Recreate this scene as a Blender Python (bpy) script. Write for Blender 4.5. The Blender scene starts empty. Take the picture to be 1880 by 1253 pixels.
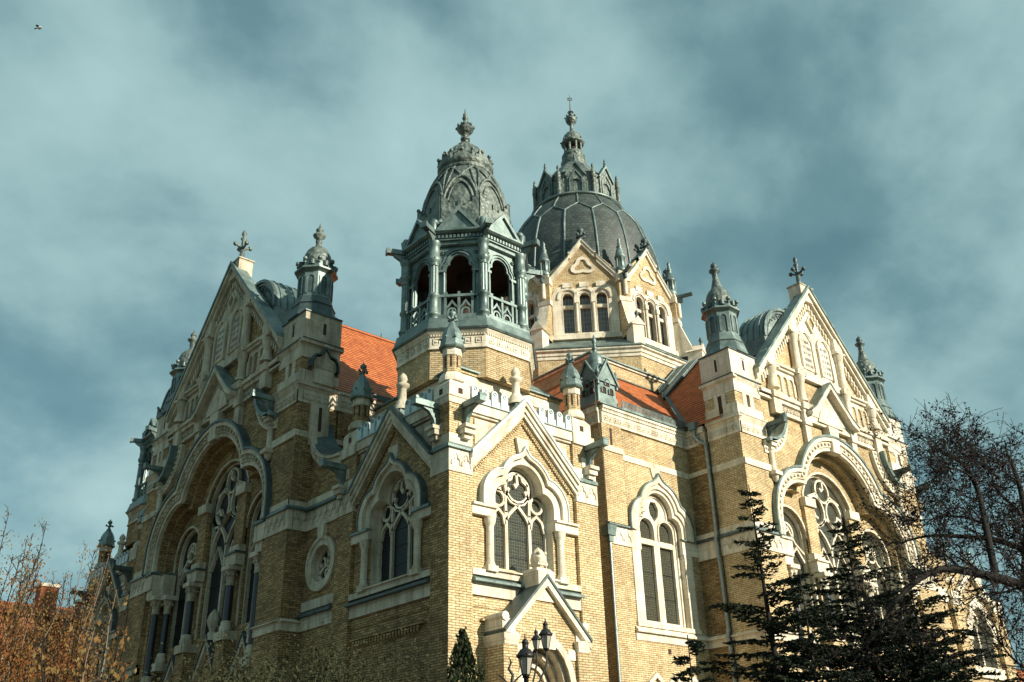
import bpy, bmesh, math, random
from mathutils import Vector, Matrix
from mathutils.geometry import tessellate_polygon
R=math.radians; PI=math.pi; SC=bpy.context.scene; COL=SC.collection
random.seed(7)
# ---------------------------------------------------------------- camera
yaw,pit,rol=R(-41.401),R(26.573),R(-1.547)
fw=Vector((math.cos(pit)*math.sin(-yaw),math.cos(pit)*math.cos(-yaw),math.sin(pit)))
rt=Vector((math.cos(-yaw),-math.sin(-yaw),0)); up=rt.cross(fw)
r2=rt*math.cos(rol)+up*math.sin(rol); u2=-rt*math.sin(rol)+up*math.cos(rol)
CP=Vector((-17.112,-22.501,1.6)); FPX=1765.34
cam=bpy.data.cameras.new('camera'); cam.sensor_width=36; cam.lens=FPX/1880*36; cam.clip_end=6000; cam.clip_start=.1
co=bpy.data.objects.new('camera',cam); COL.objects.link(co); SC.camera=co
m=Matrix((r2,u2,-fw)).transposed().to_4x4(); m.translation=CP; co.matrix_world=m
def at(px,py,dist):           # point seen at a photo pixel, at a horizontal distance (used to read off where trees stand)
    d=fw*FPX+r2*(px-940)-u2*(py-626.5); h=math.hypot(d.x,d.y); return CP+d*(dist/h)
# ---------------------------------------------------------------- world
SUN=Vector((.29,-.96,.445)).normalized()
el=math.asin(SUN.z); az=math.atan2(SUN.x,SUN.y)
W=bpy.data.worlds.new('World'); SC.world=W; W.use_nodes=True
N=W.node_tree.nodes; Lk=W.node_tree.links; N.clear()
def nn(T,t,**k):
    n=T.nodes.new(t)
    for a,b in k.items():
        if a.startswith('i_'):
            n.inputs[int(a[2:]) if a[2:].isdigit() else a[2:].replace('_',' ')].default_value=b
        else: setattr(n,a,b)
    return n
def ramp(T,fac,stops,interp='LINEAR'):
    n=T.nodes.new('ShaderNodeValToRGB'); cr=n.color_ramp; cr.interpolation=interp
    while len(cr.elements)<len(stops): cr.elements.new(.5)
    for e,(p,c) in zip(cr.elements,stops):
        e.position=p; e.color=(c[0],c[1],c[2],1) if hasattr(c,'__len__') else (c,c,c,1)
    T.links.new(fac,n.inputs[0]); return n.outputs[0]
WT=W.node_tree
sky=nn(WT,'ShaderNodeTexSky',sky_type='NISHITA',sun_disc=False,sun_elevation=el,sun_rotation=az,altitude=100,dust_density=2.0)
tc=nn(WT,'ShaderNodeTexCoord'); sep=nn(WT,'ShaderNodeSeparateXYZ'); Lk.new(tc.outputs['Generated'],sep.inputs[0])
zz=nn(WT,'ShaderNodeMath',operation='ADD',i_1=.55); Lk.new(sep.outputs[2],zz.inputs[0])
zm=nn(WT,'ShaderNodeMath',operation='MAXIMUM',i_1=.12); Lk.new(zz.outputs[0],zm.inputs[0])
cb=nn(WT,'ShaderNodeCombineXYZ')
for i in (0,1):
    dv=nn(WT,'ShaderNodeMath',operation='DIVIDE'); Lk.new(sep.outputs[i],dv.inputs[0]); Lk.new(zm.outputs[0],dv.inputs[1]); Lk.new(dv.outputs[0],cb.inputs[i])
mp=nn(WT,'ShaderNodeMapping'); mp.inputs['Location'].default_value=(5.3,0.4,0); mp.inputs['Rotation'].default_value=(0,0,R(25)); mp.inputs['Scale'].default_value=(1.2,1.3,1)
Lk.new(cb.outputs[0],mp.inputs[0])
n1=nn(WT,'ShaderNodeTexNoise',noise_dimensions='2D'); n1.inputs['Scale'].default_value=3.5; n1.inputs['Detail'].default_value=9; n1.inputs['Roughness'].default_value=.52; n1.inputs['Distortion'].default_value=.08
n2=nn(WT,'ShaderNodeTexNoise',noise_dimensions='2D'); n2.inputs['Scale'].default_value=.8; n2.inputs['Detail'].default_value=3; n2.inputs['Roughness'].default_value=.5
Lk.new(mp.outputs[0],n1.inputs['Vector']); Lk.new(mp.outputs[0],n2.inputs['Vector'])
CLOUDRAMP=[(.33,(.090,.178,.190)),(.42,(.122,.222,.234)),(.49,(.170,.285,.296)),(.57,(.232,.360,.368)),(.68,(.290,.425,.428))]
mx=nn(WT,'ShaderNodeMix',data_type='FLOAT'); mx.inputs[0].default_value=.38; Lk.new(n1.outputs[0],mx.inputs[2]); Lk.new(n2.outputs[0],mx.inputs[3])
cloud=ramp(WT,mx.outputs[0],CLOUDRAMP)
skb=nn(WT,'ShaderNodeMix',data_type='RGBA',blend_type='MULTIPLY'); skb.inputs[0].default_value=1; Lk.new(sky.outputs[0],skb.inputs[6]); skb.inputs[7].default_value=(.05,.075,.075,1)
cover=ramp(WT,n1.outputs[0],[(.30,.72),(.5,.93)])
m3=nn(WT,'ShaderNodeMix',data_type='RGBA'); Lk.new(cover,m3.inputs[0]); Lk.new(skb.outputs[2],m3.inputs[6]); Lk.new(cloud,m3.inputs[7])
bg=nn(WT,'ShaderNodeBackground'); bg.inputs[1].default_value=1.0; wo=nn(WT,'ShaderNodeOutputWorld')
Lk.new(m3.outputs[2],bg.inputs[0]); Lk.new(bg.outputs[0],wo.inputs[0])
sl=bpy.data.lights.new('sun','SUN'); sl.energy=5.0; sl.angle=R(.55); sl.color=(1,.91,.74)
so=bpy.data.objects.new('sun',sl); COL.objects.link(so); so.rotation_euler=SUN.to_track_quat('Z','Y').to_euler(); so.location=(0,-40,60)
SC.view_settings.view_transform='Standard'; SC.view_settings.look='None'; SC.view_settings.exposure=.6; SC.view_settings.gamma=1
# ---------------------------------------------------------------- materials
MAT={}
def mat(name,rough=.8,metal=0,spec=.3):
    M_=bpy.data.materials.new(name); M_.use_nodes=True; T=M_.node_tree; b=T.nodes['Principled BSDF']
    b.inputs['Roughness'].default_value=rough; b.inputs['Metallic'].default_value=metal; b.inputs['Specular IOR Level'].default_value=spec
    MAT[name]=M_; return T,b
def noise(T,vec,scale,detail=4,rough=.55,dist=0):
    n=nn(T,'ShaderNodeTexNoise'); n.inputs['Scale'].default_value=scale; n.inputs['Detail'].default_value=detail; n.inputs['Roughness'].default_value=rough; n.inputs['Distortion'].default_value=dist
    T.links.new(vec,n.inputs['Vector']); return n.outputs[0]
def mixc(T,f,a,b,bt='MIX'):
    n=nn(T,'ShaderNodeMix',data_type='RGBA',blend_type=bt)
    for s,v in ((0,f),(6,a),(7,b)):
        if hasattr(v,'links') or hasattr(v,'is_linked'): T.links.new(v,n.inputs[s])
        else: n.inputs[s].default_value=(*v,1) if s else v
    return n.outputs[2]
def bump(T,b,h,dist=.02,strength=.5):
    n=nn(T,'ShaderNodeBump'); n.inputs['Distance'].default_value=dist; n.inputs['Strength'].default_value=strength
    T.links.new(h,n.inputs['Height']); T.links.new(n.outputs[0],b.inputs['Normal'])
def coords(T):
    c=nn(T,'ShaderNodeTexCoord'); return c.outputs['Object'],c.outputs['UV']
def streaks(T,ob):            # rain-washed dirt: noise stretched along z
    mpn=nn(T,'ShaderNodeMapping'); mpn.inputs['Scale'].default_value=(1,1,.18); T.links.new(ob,mpn.inputs[0]); return mpn.outputs[0]
def brickmat(name,c1,c2,mortar,dirt,damt):
    T,b=mat(name,.85); ob,uv=coords(T)
    br=nn(T,'ShaderNodeTexBrick'); br.offset=.5; br.inputs['Scale'].default_value=1; br.inputs['Brick Width'].default_value=.27; br.inputs['Row Height'].default_value=.077
    br.inputs['Mortar Size'].default_value=.009; br.inputs['Mortar Smooth'].default_value=.2; br.inputs['Bias'].default_value=-.1
    br.inputs['Color1'].default_value=(*c1,1); br.inputs['Color2'].default_value=(*c2,1); br.inputs['Mortar'].default_value=(*mortar,1)
    T.links.new(uv,br.inputs[0])
    n=noise(T,ob,.55,6,.62); d=ramp(T,n,[(.44,0),(.68,1)])
    s=ramp(T,noise(T,streaks(T,ob),1.6,5,.6),[(.5,0),(.75,1)])
    mm=nn(T,'ShaderNodeMath',operation='MAXIMUM'); T.links.new(d,mm.inputs[0]); T.links.new(s,mm.inputs[1])
    # soot sits brick by brick
    g=noise(T,uv,7.5,2,.7); gg=ramp(T,g,[(.35,.35),(.65,1)]); m2=nn(T,'ShaderNodeMath',operation='MULTIPLY'); T.links.new(mm.outputs[0],m2.inputs[0]); T.links.new(gg,m2.inputs[1])
    m4=nn(T,'ShaderNodeMath',operation='MULTIPLY',i_1=damt); T.links.new(m2.outputs[0],m4.inputs[0])
    col=mixc(T,m4.outputs[0],br.outputs[0],dirt)
    v=ramp(T,noise(T,ob,3.3,3),[(.3,.84),(.7,1.08)]); col=mixc(T,1.0,col,v,'MULTIPLY'); v=ramp(T,noise(T,ob,.28,4,.6),[(.35,.78),(.6,1.06)]); col=mixc(T,1.0,col,v,'MULTIPLY'); w_=ramp(T,noise(T,uv,9,2,.7),[(.3,.74),(.7,1.22)]); col=mixc(T,1.0,col,w_,'MULTIPLY')
    T.links.new(col,b.inputs['Base Color']); iv=nn(T,'ShaderNodeMath',operation='SUBTRACT',i_0=1.0); T.links.new(br.outputs[1],iv.inputs[1]); bump(T,b,iv.outputs[0],.02,.9)
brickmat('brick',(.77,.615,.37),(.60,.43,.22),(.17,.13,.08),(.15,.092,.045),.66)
brickmat('brick_shade',(.52,.36,.17),(.24,.145,.06),(.07,.052,.034),(.05,.036,.024),.8)  # darker, sootier copy of brick, with the left side's shade in its colour
def stonemat(name,c,c2,joint,j=.5,carve=0):
    T,b=mat(name,.8); ob,uv=coords(T)
    br=nn(T,'ShaderNodeTexBrick'); br.offset=.5; br.inputs['Scale'].default_value=1; br.inputs['Brick Width'].default_value=.85; br.inputs['Row Height'].default_value=.42; br.inputs['Mortar Size'].default_value=.008
    br.inputs['Color1'].default_value=(*c,1); br.inputs['Color2'].default_value=(*[x*.95 for x in c],1); br.inputs['Mortar'].default_value=(*[x*j for x in c],1); T.links.new(uv,br.inputs[0])
    n=noise(T,ob,1.1,7,.68); s=noise(T,streaks(T,ob),2.4,6,.7)
    f=ramp(T,n,[(.40,0),(.66,.85)]); f2=ramp(T,s,[(.46,0),(.68,.9)])
    col=mixc(T,f,br.outputs[0],c2); col=mixc(T,f2,col,[x*.62 for x in c2])
    T.links.new(col,b.inputs['Base Color'])
    h=noise(T,ob,26 if not carve else 9,4,.6); 
    if carve:
        vo=nn(T,'ShaderNodeTexVoronoi'); vo.inputs['Scale'].default_value=5.5; T.links.new(uv,vo.inputs[0]); h=vo.outputs[0]
    bump(T,b,h,.012 if not carve else .07,.35 if not carve else .8)
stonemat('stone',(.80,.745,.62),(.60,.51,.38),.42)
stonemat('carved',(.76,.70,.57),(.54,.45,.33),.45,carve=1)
stonemat('stone_shade',(.58,.53,.42),(.36,.31,.22),.42)  # darker copy of stone, shade of the left side put into the tone
stonemat('carved_shade',(.45,.40,.30),(.28,.24,.17),.5,carve=1)  # same for the carved stone: shade is part of its colour
def metal(name,c,c2,rough,met,seam=0,sc=1.6,relief_=0):
    T,b=mat(name,rough,met,.5); ob,uv=coords(T)
    n=noise(T,ob,sc,7,.65); s=noise(T,streaks(T,ob),3.5,6,.65)
    col=mixc(T,ramp(T,n,[(.38,0),(.66,1)]),c,c2); col=mixc(T,ramp(T,s,[(.52,0),(.8,.75)]),col,[x*.55 for x in c])
    T.links.new(col,b.inputs['Base Color']); T.links.new(ramp(T,n,[(.3,rough-.12),(.7,rough+.15)]),b.inputs['Roughness'])
    h=noise(T,ob,9,4)
    if relief_:
        vo=nn(T,'ShaderNodeTexVoronoi'); vo.inputs['Scale'].default_value=5.5; T.links.new(ob,vo.inputs[0]); h=vo.outputs[0]
    bump(T,b,h,.02 if not relief_ else .07,.35 if not relief_ else .7)
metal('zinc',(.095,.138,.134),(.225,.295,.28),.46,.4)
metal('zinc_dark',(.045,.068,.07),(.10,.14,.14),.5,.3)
metal('lead',(.075,.098,.090),(.19,.23,.205),.55,.3,sc=2.6,relief_=1)
metal('pipe',(.34,.38,.36),(.22,.26,.26),.38,.6,sc=4)
metal('iron',(.012,.013,.014),(.022,.022,.022),.5,.3)
T,b=mat('marble',.3,0,.5); ob,uv=coords(T); T.links.new(mixc(T,noise(T,ob,5,5),(.014,.016,.022),(.032,.034,.042)),b.inputs['Base Color'])
T,b=mat('tile',.7); ob,uv=coords(T)
br=nn(T,'ShaderNodeTexBrick'); br.offset=.5; br.inputs['Scale'].default_value=1; br.inputs['Brick Width'].default_value=.18; br.inputs['Row Height'].default_value=.3; br.inputs['Mortar Size'].default_value=.012; br.inputs['Mortar Smooth'].default_value=.6
br.inputs['Color1'].default_value=(.74,.22,.06,1); br.inputs['Color2'].default_value=(.52,.125,.035,1); br.inputs['Mortar'].default_value=(.34,.075,.028,1); T.links.new(uv,br.inputs[0])
col=mixc(T,1,br.outputs[0],ramp(T,noise(T,ob,2.2,5,.65),[(.3,.72),(.7,1.1)]),'MULTIPLY'); T.links.new(col,b.inputs['Base Color'])
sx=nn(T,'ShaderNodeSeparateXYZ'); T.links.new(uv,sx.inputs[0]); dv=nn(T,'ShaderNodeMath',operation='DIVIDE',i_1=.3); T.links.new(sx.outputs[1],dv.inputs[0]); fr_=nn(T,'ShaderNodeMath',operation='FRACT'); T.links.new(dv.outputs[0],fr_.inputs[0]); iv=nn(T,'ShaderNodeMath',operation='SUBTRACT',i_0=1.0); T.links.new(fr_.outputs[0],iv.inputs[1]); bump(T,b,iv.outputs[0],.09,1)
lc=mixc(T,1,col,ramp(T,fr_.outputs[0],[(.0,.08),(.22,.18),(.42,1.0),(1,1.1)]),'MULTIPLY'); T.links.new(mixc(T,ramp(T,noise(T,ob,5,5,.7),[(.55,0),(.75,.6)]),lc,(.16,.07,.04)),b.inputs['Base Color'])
T,b=mat('slate',.55,0,.5); ob,uv=coords(T)
br=nn(T,'ShaderNodeTexBrick'); br.offset=.5; br.inputs['Scale'].default_value=1; br.inputs['Brick Width'].default_value=.3; br.inputs['Row Height'].default_value=.22; br.inputs['Mortar Size'].default_value=.02
br.inputs['Color1'].default_value=(.062,.080,.072,1); br.inputs['Color2'].default_value=(.034,.045,.042,1); br.inputs['Mortar'].default_value=(.02,.025,.025,1); T.links.new(uv,br.inputs[0]); T.links.new(br.outputs[0],b.inputs['Base Color'])
T.links.new(mixc(T,1,br.outputs[0],ramp(T,noise(T,ob,1.3,6,.7),[(.3,.6),(.7,1.5)]),'MULTIPLY'),b.inputs['Base Color'])
def glassmat(name,c,lead,sc=7):
    T,b=mat(name,.12 if name=='glass' else .4,0,.6 if name=='glass' else .25); ob,uv=coords(T)
    vo=nn(T,'ShaderNodeTexVoronoi',feature='DISTANCE_TO_EDGE'); vo.inputs['Scale'].default_value=sc; vo.inputs['Randomness'].default_value=.25; T.links.new(uv,vo.inputs[0])
    v2=nn(T,'ShaderNodeTexVoronoi'); v2.inputs['Scale'].default_value=sc; v2.inputs['Randomness'].default_value=.25; T.links.new(uv,v2.inputs[0])
    c0=mixc(T,ramp(T,v2.outputs['Color'],[(0,.2),(1,1)]),[x*.5 for x in c],c)
    col=mixc(T,ramp(T,vo.outputs[0],[(.05,1),(.10,0)]),c0,lead); T.links.new(col,b.inputs['Base Color']); bump(T,b,v2.outputs['Color'],.05,.8)
glassmat('glass',(.045,.05,.036),(.135,.13,.10),10); glassmat('glass_dark',(.010,.013,.016),(.022,.024,.026))  # glass_dark: darkened copy of glass for windows on the shaded side
T,b=mat('panes',.15,0,.6); ob,uv=coords(T)
br=nn(T,'ShaderNodeTexBrick'); br.offset=0; br.inputs['Scale'].default_value=1; br.inputs['Brick Width'].default_value=.17; br.inputs['Row Height'].default_value=.3; br.inputs['Mortar Size'].default_value=.02
br.inputs['Color1'].default_value=(.03,.04,.045,1); br.inputs['Color2'].default_value=(.07,.075,.07,1); br.inputs['Mortar'].default_value=(.15,.13,.11,1); T.links.new(uv,br.inputs[0]); T.links.new(br.outputs[0],b.inputs['Base Color'])
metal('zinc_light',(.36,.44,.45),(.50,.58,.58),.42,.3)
T,b=mat('wood',.8); b.inputs['Base Color'].default_value=(.05,.028,.02,1)
T,b=mat('milk_glass',.25,0,.5); b.inputs['Base Color'].default_value=(.33,.31,.27,1); b.inputs['Transmission Weight'].default_value=.0
def leafmat(name,stops,sc=3,tr=.3,rough=.7):
    T,b=mat(name,rough,0,.2); ob,uv=coords(T); c=ramp(T,noise(T,ob,sc,4,.7),stops); T.links.new(c,b.inputs['Base Color'])
    if tr:
        t=nn(T,'ShaderNodeBsdfTranslucent'); T.links.new(c,t.inputs[0]); ms=nn(T,'ShaderNodeMixShader'); ms.inputs[0].default_value=tr
        o=T.nodes['Material Output']; T.links.new(b.outputs[0],ms.inputs[1]); T.links.new(t.outputs[0],ms.inputs[2]); T.links.new(ms.outputs[0],o.inputs[0])
leafmat('needles',[(.3,(.008,.013,.008)),(.6,(.022,.033,.018)),(.8,(.05,.062,.03))],3,.1)
leafmat('needles_blue',[(.3,(.012,.018,.013)),(.7,(.035,.048,.032))],2,.1)
leafmat('thuja',[(.3,(.012,.018,.008)),(.7,(.034,.045,.016))],4,.15)
leafmat('leaf_gold',[(.25,(.13,.08,.03)),(.5,(.26,.15,.05)),(.75,(.24,.22,.09))],6,.4)
leafmat('leaf_rust',[(.25,(.10,.045,.02)),(.5,(.22,.085,.028)),(.75,(.34,.15,.045))],6,.4)
leafmat('leaf_dark',[(.3,(.018,.022,.010)),(.7,(.055,.06,.028))],5,.2)
leafmat('seed',[(.3,(.012,.009,.010)),(.7,(.045,.024,.022))],5,.1)
T,b=mat('bark',.9); ob,uv=coords(T); T.links.new(mixc(T,noise(T,ob,12,5),(.008,.007,.006),(.020,.017,.015)),b.inputs['Base Color'])
T,b=mat('twig_pale',.9); b.inputs['Base Color'].default_value=(.17,.14,.11,1)
T,b=mat('ground',.95); ob,uv=coords(T); T.links.new(mixc(T,noise(T,ob,.8,6),(.05,.06,.025),(.10,.085,.05)),b.inputs['Base Color'])
T,b=mat('paving',.85); ob,uv=coords(T); T.links.new(mixc(T,noise(T,ob,2,5),(.16,.15,.13),(.22,.20,.18)),b.inputs['Base Color'])
brickmat('brick_red',(.50,.17,.07),(.40,.12,.05),(.2,.12,.08),(.15,.05,.03),.5)
T,b=mat('feather',.6); b.inputs['Base Color'].default_value=(.55,.55,.53,1)
T,b=mat('feather_dark',.6); b.inputs['Base Color'].default_value=(.05,.05,.05,1)
T,b=mat('inscription',.8); b.inputs['Base Color'].default_value=(.26,.26,.26,1)
# ---------------------------------------------------------------- mesh kit
class Fr:                      # a vertical facade frame: u along the wall, z up, d outward
    def __init__(s,ox,oy,U,Nn): s.o=Vector((ox,oy,0)); s.U=Vector(U); s.N=Vector(Nn)
    def p(s,u,z,d=0): return s.o+s.U*u+s.N*d+Vector((0,0,z))
def FR(x,y): return Fr(x,y,(1,0,0),(0,-1,0))
def FL(x,y): return Fr(x,y,(0,1,0),(-1,0,0))
WORLD=Fr(0,0,(1,0,0),(0,1,0))  # p(u,z,d)=(u,d,z)
class M:
    def __init__(s,fr=None): s.v=[]; s.f=[]; s.m=[]; s.s=[]; s.fr=fr
    def face(s,pts,mt,sm=False):
        i=len(s.v); s.v+=[tuple(p) for p in pts]; s.f.append(tuple(range(i,i+len(pts)))); s.m.append(mt); s.s.append(sm)
    def grid(s,rows,mt,sm=False,cl=False,rc=False):   # rows of points -> quads, shared vertices
        n=len(rows[0]); i0=len(s.v)
        for r in rows: s.v+=[tuple(p) for p in r]
        k=len(rows)
        for a in range(k if rc else k-1):
            b_=(a+1)%k
            for j in range(n if cl else n-1):
                j2=(j+1)%n; s.f.append((i0+a*n+j,i0+a*n+j2,i0+b_*n+j2,i0+b_*n+j)); s.m.append(mt); s.s.append(sm)
    def cap(s,pts,mt):
        s.face(pts,mt)
    def fill(s,loops,mt,sm=False):                     # planar polygon with holes, 3-d points
        L=[[Vector(p) for p in l] for l in loops]; tri=tessellate_polygon(L); fl=[p for l in L for p in l]; i0=len(s.v); s.v+=[tuple(p) for p in fl]
        for t in tri: s.f.append(tuple(i0+k for k in t)); s.m.append(mt); s.s.append(sm)
    # ---- frame based (u,z,d)
    def P(s,u,z,d=0): return s.fr.p(u,z,d)
    def box(s,u0,u1,z0,z1,d0,d1,mt,p0=0,p1=0,bot=True):
        a=[s.P(u,z0,d) for u,d in ((u0-p0,d0-p0 if p0*0 else d0),(u1+p0,d0),(u1+p0,d1+p0),(u0-p0,d1+p0))]
        c=[s.P(u,z1,d) for u,d in ((u0-p1,d0),(u1+p1,d0),(u1+p1,d1+p1),(u0-p1,d1+p1))]
        for i in range(4): j=(i+1)%4; s.face([a[i],a[j],c[j],c[i]],mt)
        s.face(c,mt); 
        if bot: s.face(a[::-1],mt)
    def ex(s,loop,d0,d1,mt,holes=(),back=False,smt=None):   # polygon in u,z extruded d0..d1 (front cap at d1)
        s.fill([[s.P(u,z,d1) for u,z in l] for l in (loop,)+tuple(holes)],mt)
        if back: s.fill([[s.P(u,z,d0) for u,z in l] for l in (loop,)+tuple(holes)],mt)
        for l in (loop,)+tuple(holes):
            for (a,b_) in zip(l,l[1:]+l[:1]): s.face([s.P(*a,d0),s.P(*b_,d0),s.P(*b_,d1),s.P(*a,d1)],smt or mt)
    def flat(s,loop,d,mt,holes=()): s.fill([[s.P(u,z,d) for u,z in l] for l in (loop,)+tuple(holes)],mt)
    def strip(s,path,d0,d1,mt,sm=False): s.grid([[s.P(u,z,d0) for u,z in path],[s.P(u,z,d1) for u,z in path]],mt,sm)
    def ring(s,po,pi,d,mt,d_back=None):     # band between two paths, with outer side wall back to d_back
        s.grid([[s.P(u,z,d) for u,z in po],[s.P(u,z,d) for u,z in pi]],mt)
        if d_back is not None: s.strip(po,d_back,d,mt); s.strip(pi,d_back,d,mt)
        for k in (0,-1):
            if d_back is not None: s.face([s.P(*po[k],d),s.P(*pi[k],d),s.P(*pi[k],d_back),s.P(*po[k],d_back)],mt)
    def bar(s,path,w,d0,d1,mt):               # flat moulding of width w following a path in u,z (mitred)
        po=offset(path,w/2); pi=offset(path,-w/2); s.ring(po,pi,d1,mt,d0)
    def drip(s,u0,u1,z0,z1,d0,d1,mt,e=.0):     # weathered (sloping) ledge: front edge low, back edge high
        a=(z1-z0)*.3
        A=[s.P(u0-e,z0,d0),s.P(u0-e,z0,d1),s.P(u0-e,z0+a,d1),s.P(u0-e,z1,d0)]; B=[s.P(u1+e,z0,d0),s.P(u1+e,z0,d1),s.P(u1+e,z0+a,d1),s.P(u1+e,z1,d0)]
        for i in range(4): j=(i+1)%4; s.face([A[i],A[j],B[j],B[i]],mt)
        s.face(A,mt); s.face(B[::-1],mt)
    # ---- free
    def tube(s,path,r,mt,n=6,sm=True,caps=True):
        path=[Vector(p) for p in path]; rr=r if hasattr(r,'__len__') else [r]*len(path); rows=[]; X=None
        for i,p in enumerate(path):
            t=(path[min(i+1,len(path)-1)]-path[max(i-1,0)]); 
            if t.length<1e-9: t=Vector((0,0,1))
            t.normalize()
            if X is None: X=t.cross(Vector((0,0,1)) if abs(t.z)<.9 else Vector((1,0,0))).normalized()
            else: X=(X-t*X.dot(t)).normalized()
            Y=t.cross(X); rows.append([p+X*(rr[i]*math.cos(2*PI*k/n))+Y*(rr[i]*math.sin(2*PI*k/n)) for k in range(n)])
        s.grid(rows,mt,sm,cl=True)
        if caps: s.face(rows[0][::-1],mt); s.face(rows[-1],mt)
    def lathe(s,c,prof,mt,n=16,sm=True,rot=0,cap=True,flute=0):
        rows=[]
        for r,z in prof: rows.append([(c[0]+r*(1+(flute if k%2 else 0))*math.cos(rot+2*PI*k/n),c[1]+r*(1+(flute if k%2 else 0))*math.sin(rot+2*PI*k/n),c[2]+z) for k in range(n)])
        s.grid(rows,mt,sm,cl=True)
        if cap: s.face(rows[0][::-1],mt); s.face(rows[-1],mt)
    def oct(s,c,prof,mt): s.lathe(c,[(a/math.cos(PI/8),z) for a,z in prof],mt,8,False,PI/8)
    def ball(s,c,r,mt,n=10,sz=1):
        s.lathe(c,[(max(.001,r*math.sin(PI*i/6)),-r*sz*math.cos(PI*i/6)) for i in range(7)],mt,n)
    def blk(s,x0,x1,y0,y1,z0,z1,mt,p0=0,p1=0,mw=None):
        a=[(x0-p0,y0-p0,z0),(x1+p0,y0-p0,z0),(x1+p0,y1+p0,z0),(x0-p0,y1+p0,z0)]; c=[(x0-p1,y0-p1,z1),(x1+p1,y0-p1,z1),(x1+p1,y1+p1,z1),(x0-p1,y1+p1,z1)]
        for i in range(4): j=(i+1)%4; s.face([a[i],a[j],c[j],c[i]],mw if (mw and i==3) else mt)
        s.face(c,mt); s.face(a[::-1],mt)
    def build(s,name,parent=None,uv=True):
        me=bpy.data.meshes.new(name); me.from_pydata(s.v,[],s.f); ms=list(dict.fromkeys(s.m))
        for k in ms: me.materials.append(MAT[k])
        ix={k:i for i,k in enumerate(ms)}
        me.polygons.foreach_set('material_index',[ix[k] for k in s.m]); me.polygons.foreach_set('use_smooth',s.s); me.update()
        if uv:
            ul=me.uv_layers.new(name='UVMap').data; vs=me.vertices
            for pg in me.polygons:
                n=pg.normal
                if abs(n.z)>.97: t=Vector((1,0,0)); bb=Vector((0,1,0))
                else: t=Vector((-n.y,n.x,0)).normalized(); bb=n.cross(t)
                if bb.z<0: bb=-bb
                if pg.use_smooth and abs(n.z)<.97:
                    pass
                for li in pg.loop_indices:
                    c=vs[me.loops[li].vertex_index].co; ul[li].uv=(c.dot(t),c.dot(bb) if abs(n.z)>.3 else c.z)
        o=bpy.data.objects.new(name,me); COL.objects.link(o)
        if parent: o.parent=parent; 
        return o
def offset(path,w):
    out=[]; n=len(path)
    for i in range(n):
        a=Vector(path[max(i-1,0)]); p=Vector(path[i]); c=Vector(path[min(i+1,n-1)])
        d1=(p-a) if i>0 else (c-p); d2=(c-p) if i<n-1 else (p-a)
        if d1.length<1e-9: d1=d2
        if d2.length<1e-9: d2=d1
        d1=d1.normalized(); d2=d2.normalized(); n1=Vector((-d1.y,d1.x)); n2=Vector((-d2.y,d2.x)); b_=(n1+n2)
        if b_.length<1e-6: b_=n1
        b_.normalize(); k=w/max(.5,b_.dot(n1)); q=p+b_*k; out.append((q.x,q.y))
    return out
def arc(c,z,r,a0,a1,n): return [(c+r*math.cos(a0+(a1-a0)*i/n),z+r*math.sin(a0+(a1-a0)*i/n)) for i in range(n+1)]
def trefoil(uc,zc,Rr,ws,zs,rs,zb,n=9,peak=0):     # path from lower left, over three lobes, to lower right
    D=Vector((ws,zs-zc)); L=D.length; a=(Rr*Rr-rs*rs+L*L)/(2*L); h=math.sqrt(max(0,Rr*Rr-a*a)); e=D/L; nrm=Vector((-e.y,e.x)); q=e*a+nrm*h
    t1=math.atan2(q.y+zc-zs,q.x-ws); t2=math.atan2(q.y,q.x)
    right=[(ws+rs,zb)]+arc(ws,zs,rs,0,t1,n)+arc(0,zc,Rr,t2,PI/2,n)[1:]
    if peak: right[-1]=(0,right[-1][1]+peak); x,y=right[-2]; right[-2]=(x,y+peak*.25)
    left=[(-x,z) for x,z in right][::1]; pts=left+right[::-1][1:]
    return [(uc+x,z) for x,z in pts]
def rarch(uc,w,zb,zs,n=10,k=1.0): return [(uc-w,zb)]+[(uc+w*math.cos(PI-PI*i/n),zs+w*k*math.sin(PI*i/n)) for i in range(n+1)]+[(uc+w,zb)]
def parch(uc,w,zb,zs,h,n=6):      # pointed
    l=[(uc-w+ w*(1-math.cos(PI/2*i/n))**1.0, zs+h*math.sin(PI/2*i/n)) for i in range(n+1)]
    return [(uc-w,zb)]+l+[(2*uc-x,z) for x,z in l[::-1][1:]]+[(uc+w,zb)]
def circ(u,z,r,n=18): return [(u+r*math.cos(2*PI*i/n),z+r*math.sin(2*PI*i/n)) for i in range(n)]
def setp(o,label=None,cat=None,group=None,kind=None):
    if label: o['label']=label
    if cat: o['category']=cat
    if group: o['group']=group
    if kind: o['kind']=kind
    return o
def thing(name,label,cat,loc=(0,0,0),group=None):
    o=bpy.data.objects.new(name,None); COL.objects.link(o); o.location=loc; return setp(o,label,cat,group)
def ST(side): return ('stone','carved','brick') if side=='R' else ('stone_shade','carved_shade','brick_shade')  # R: sunlit set; L: darker copies with shade in their colours
# ---------------------------------------------------------------- the synagogue
SYN=thing('synagogue','large yellow brick synagogue with grey central dome and zinc corner tower','synagogue')
CX,CY=23.257,16.114
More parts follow.
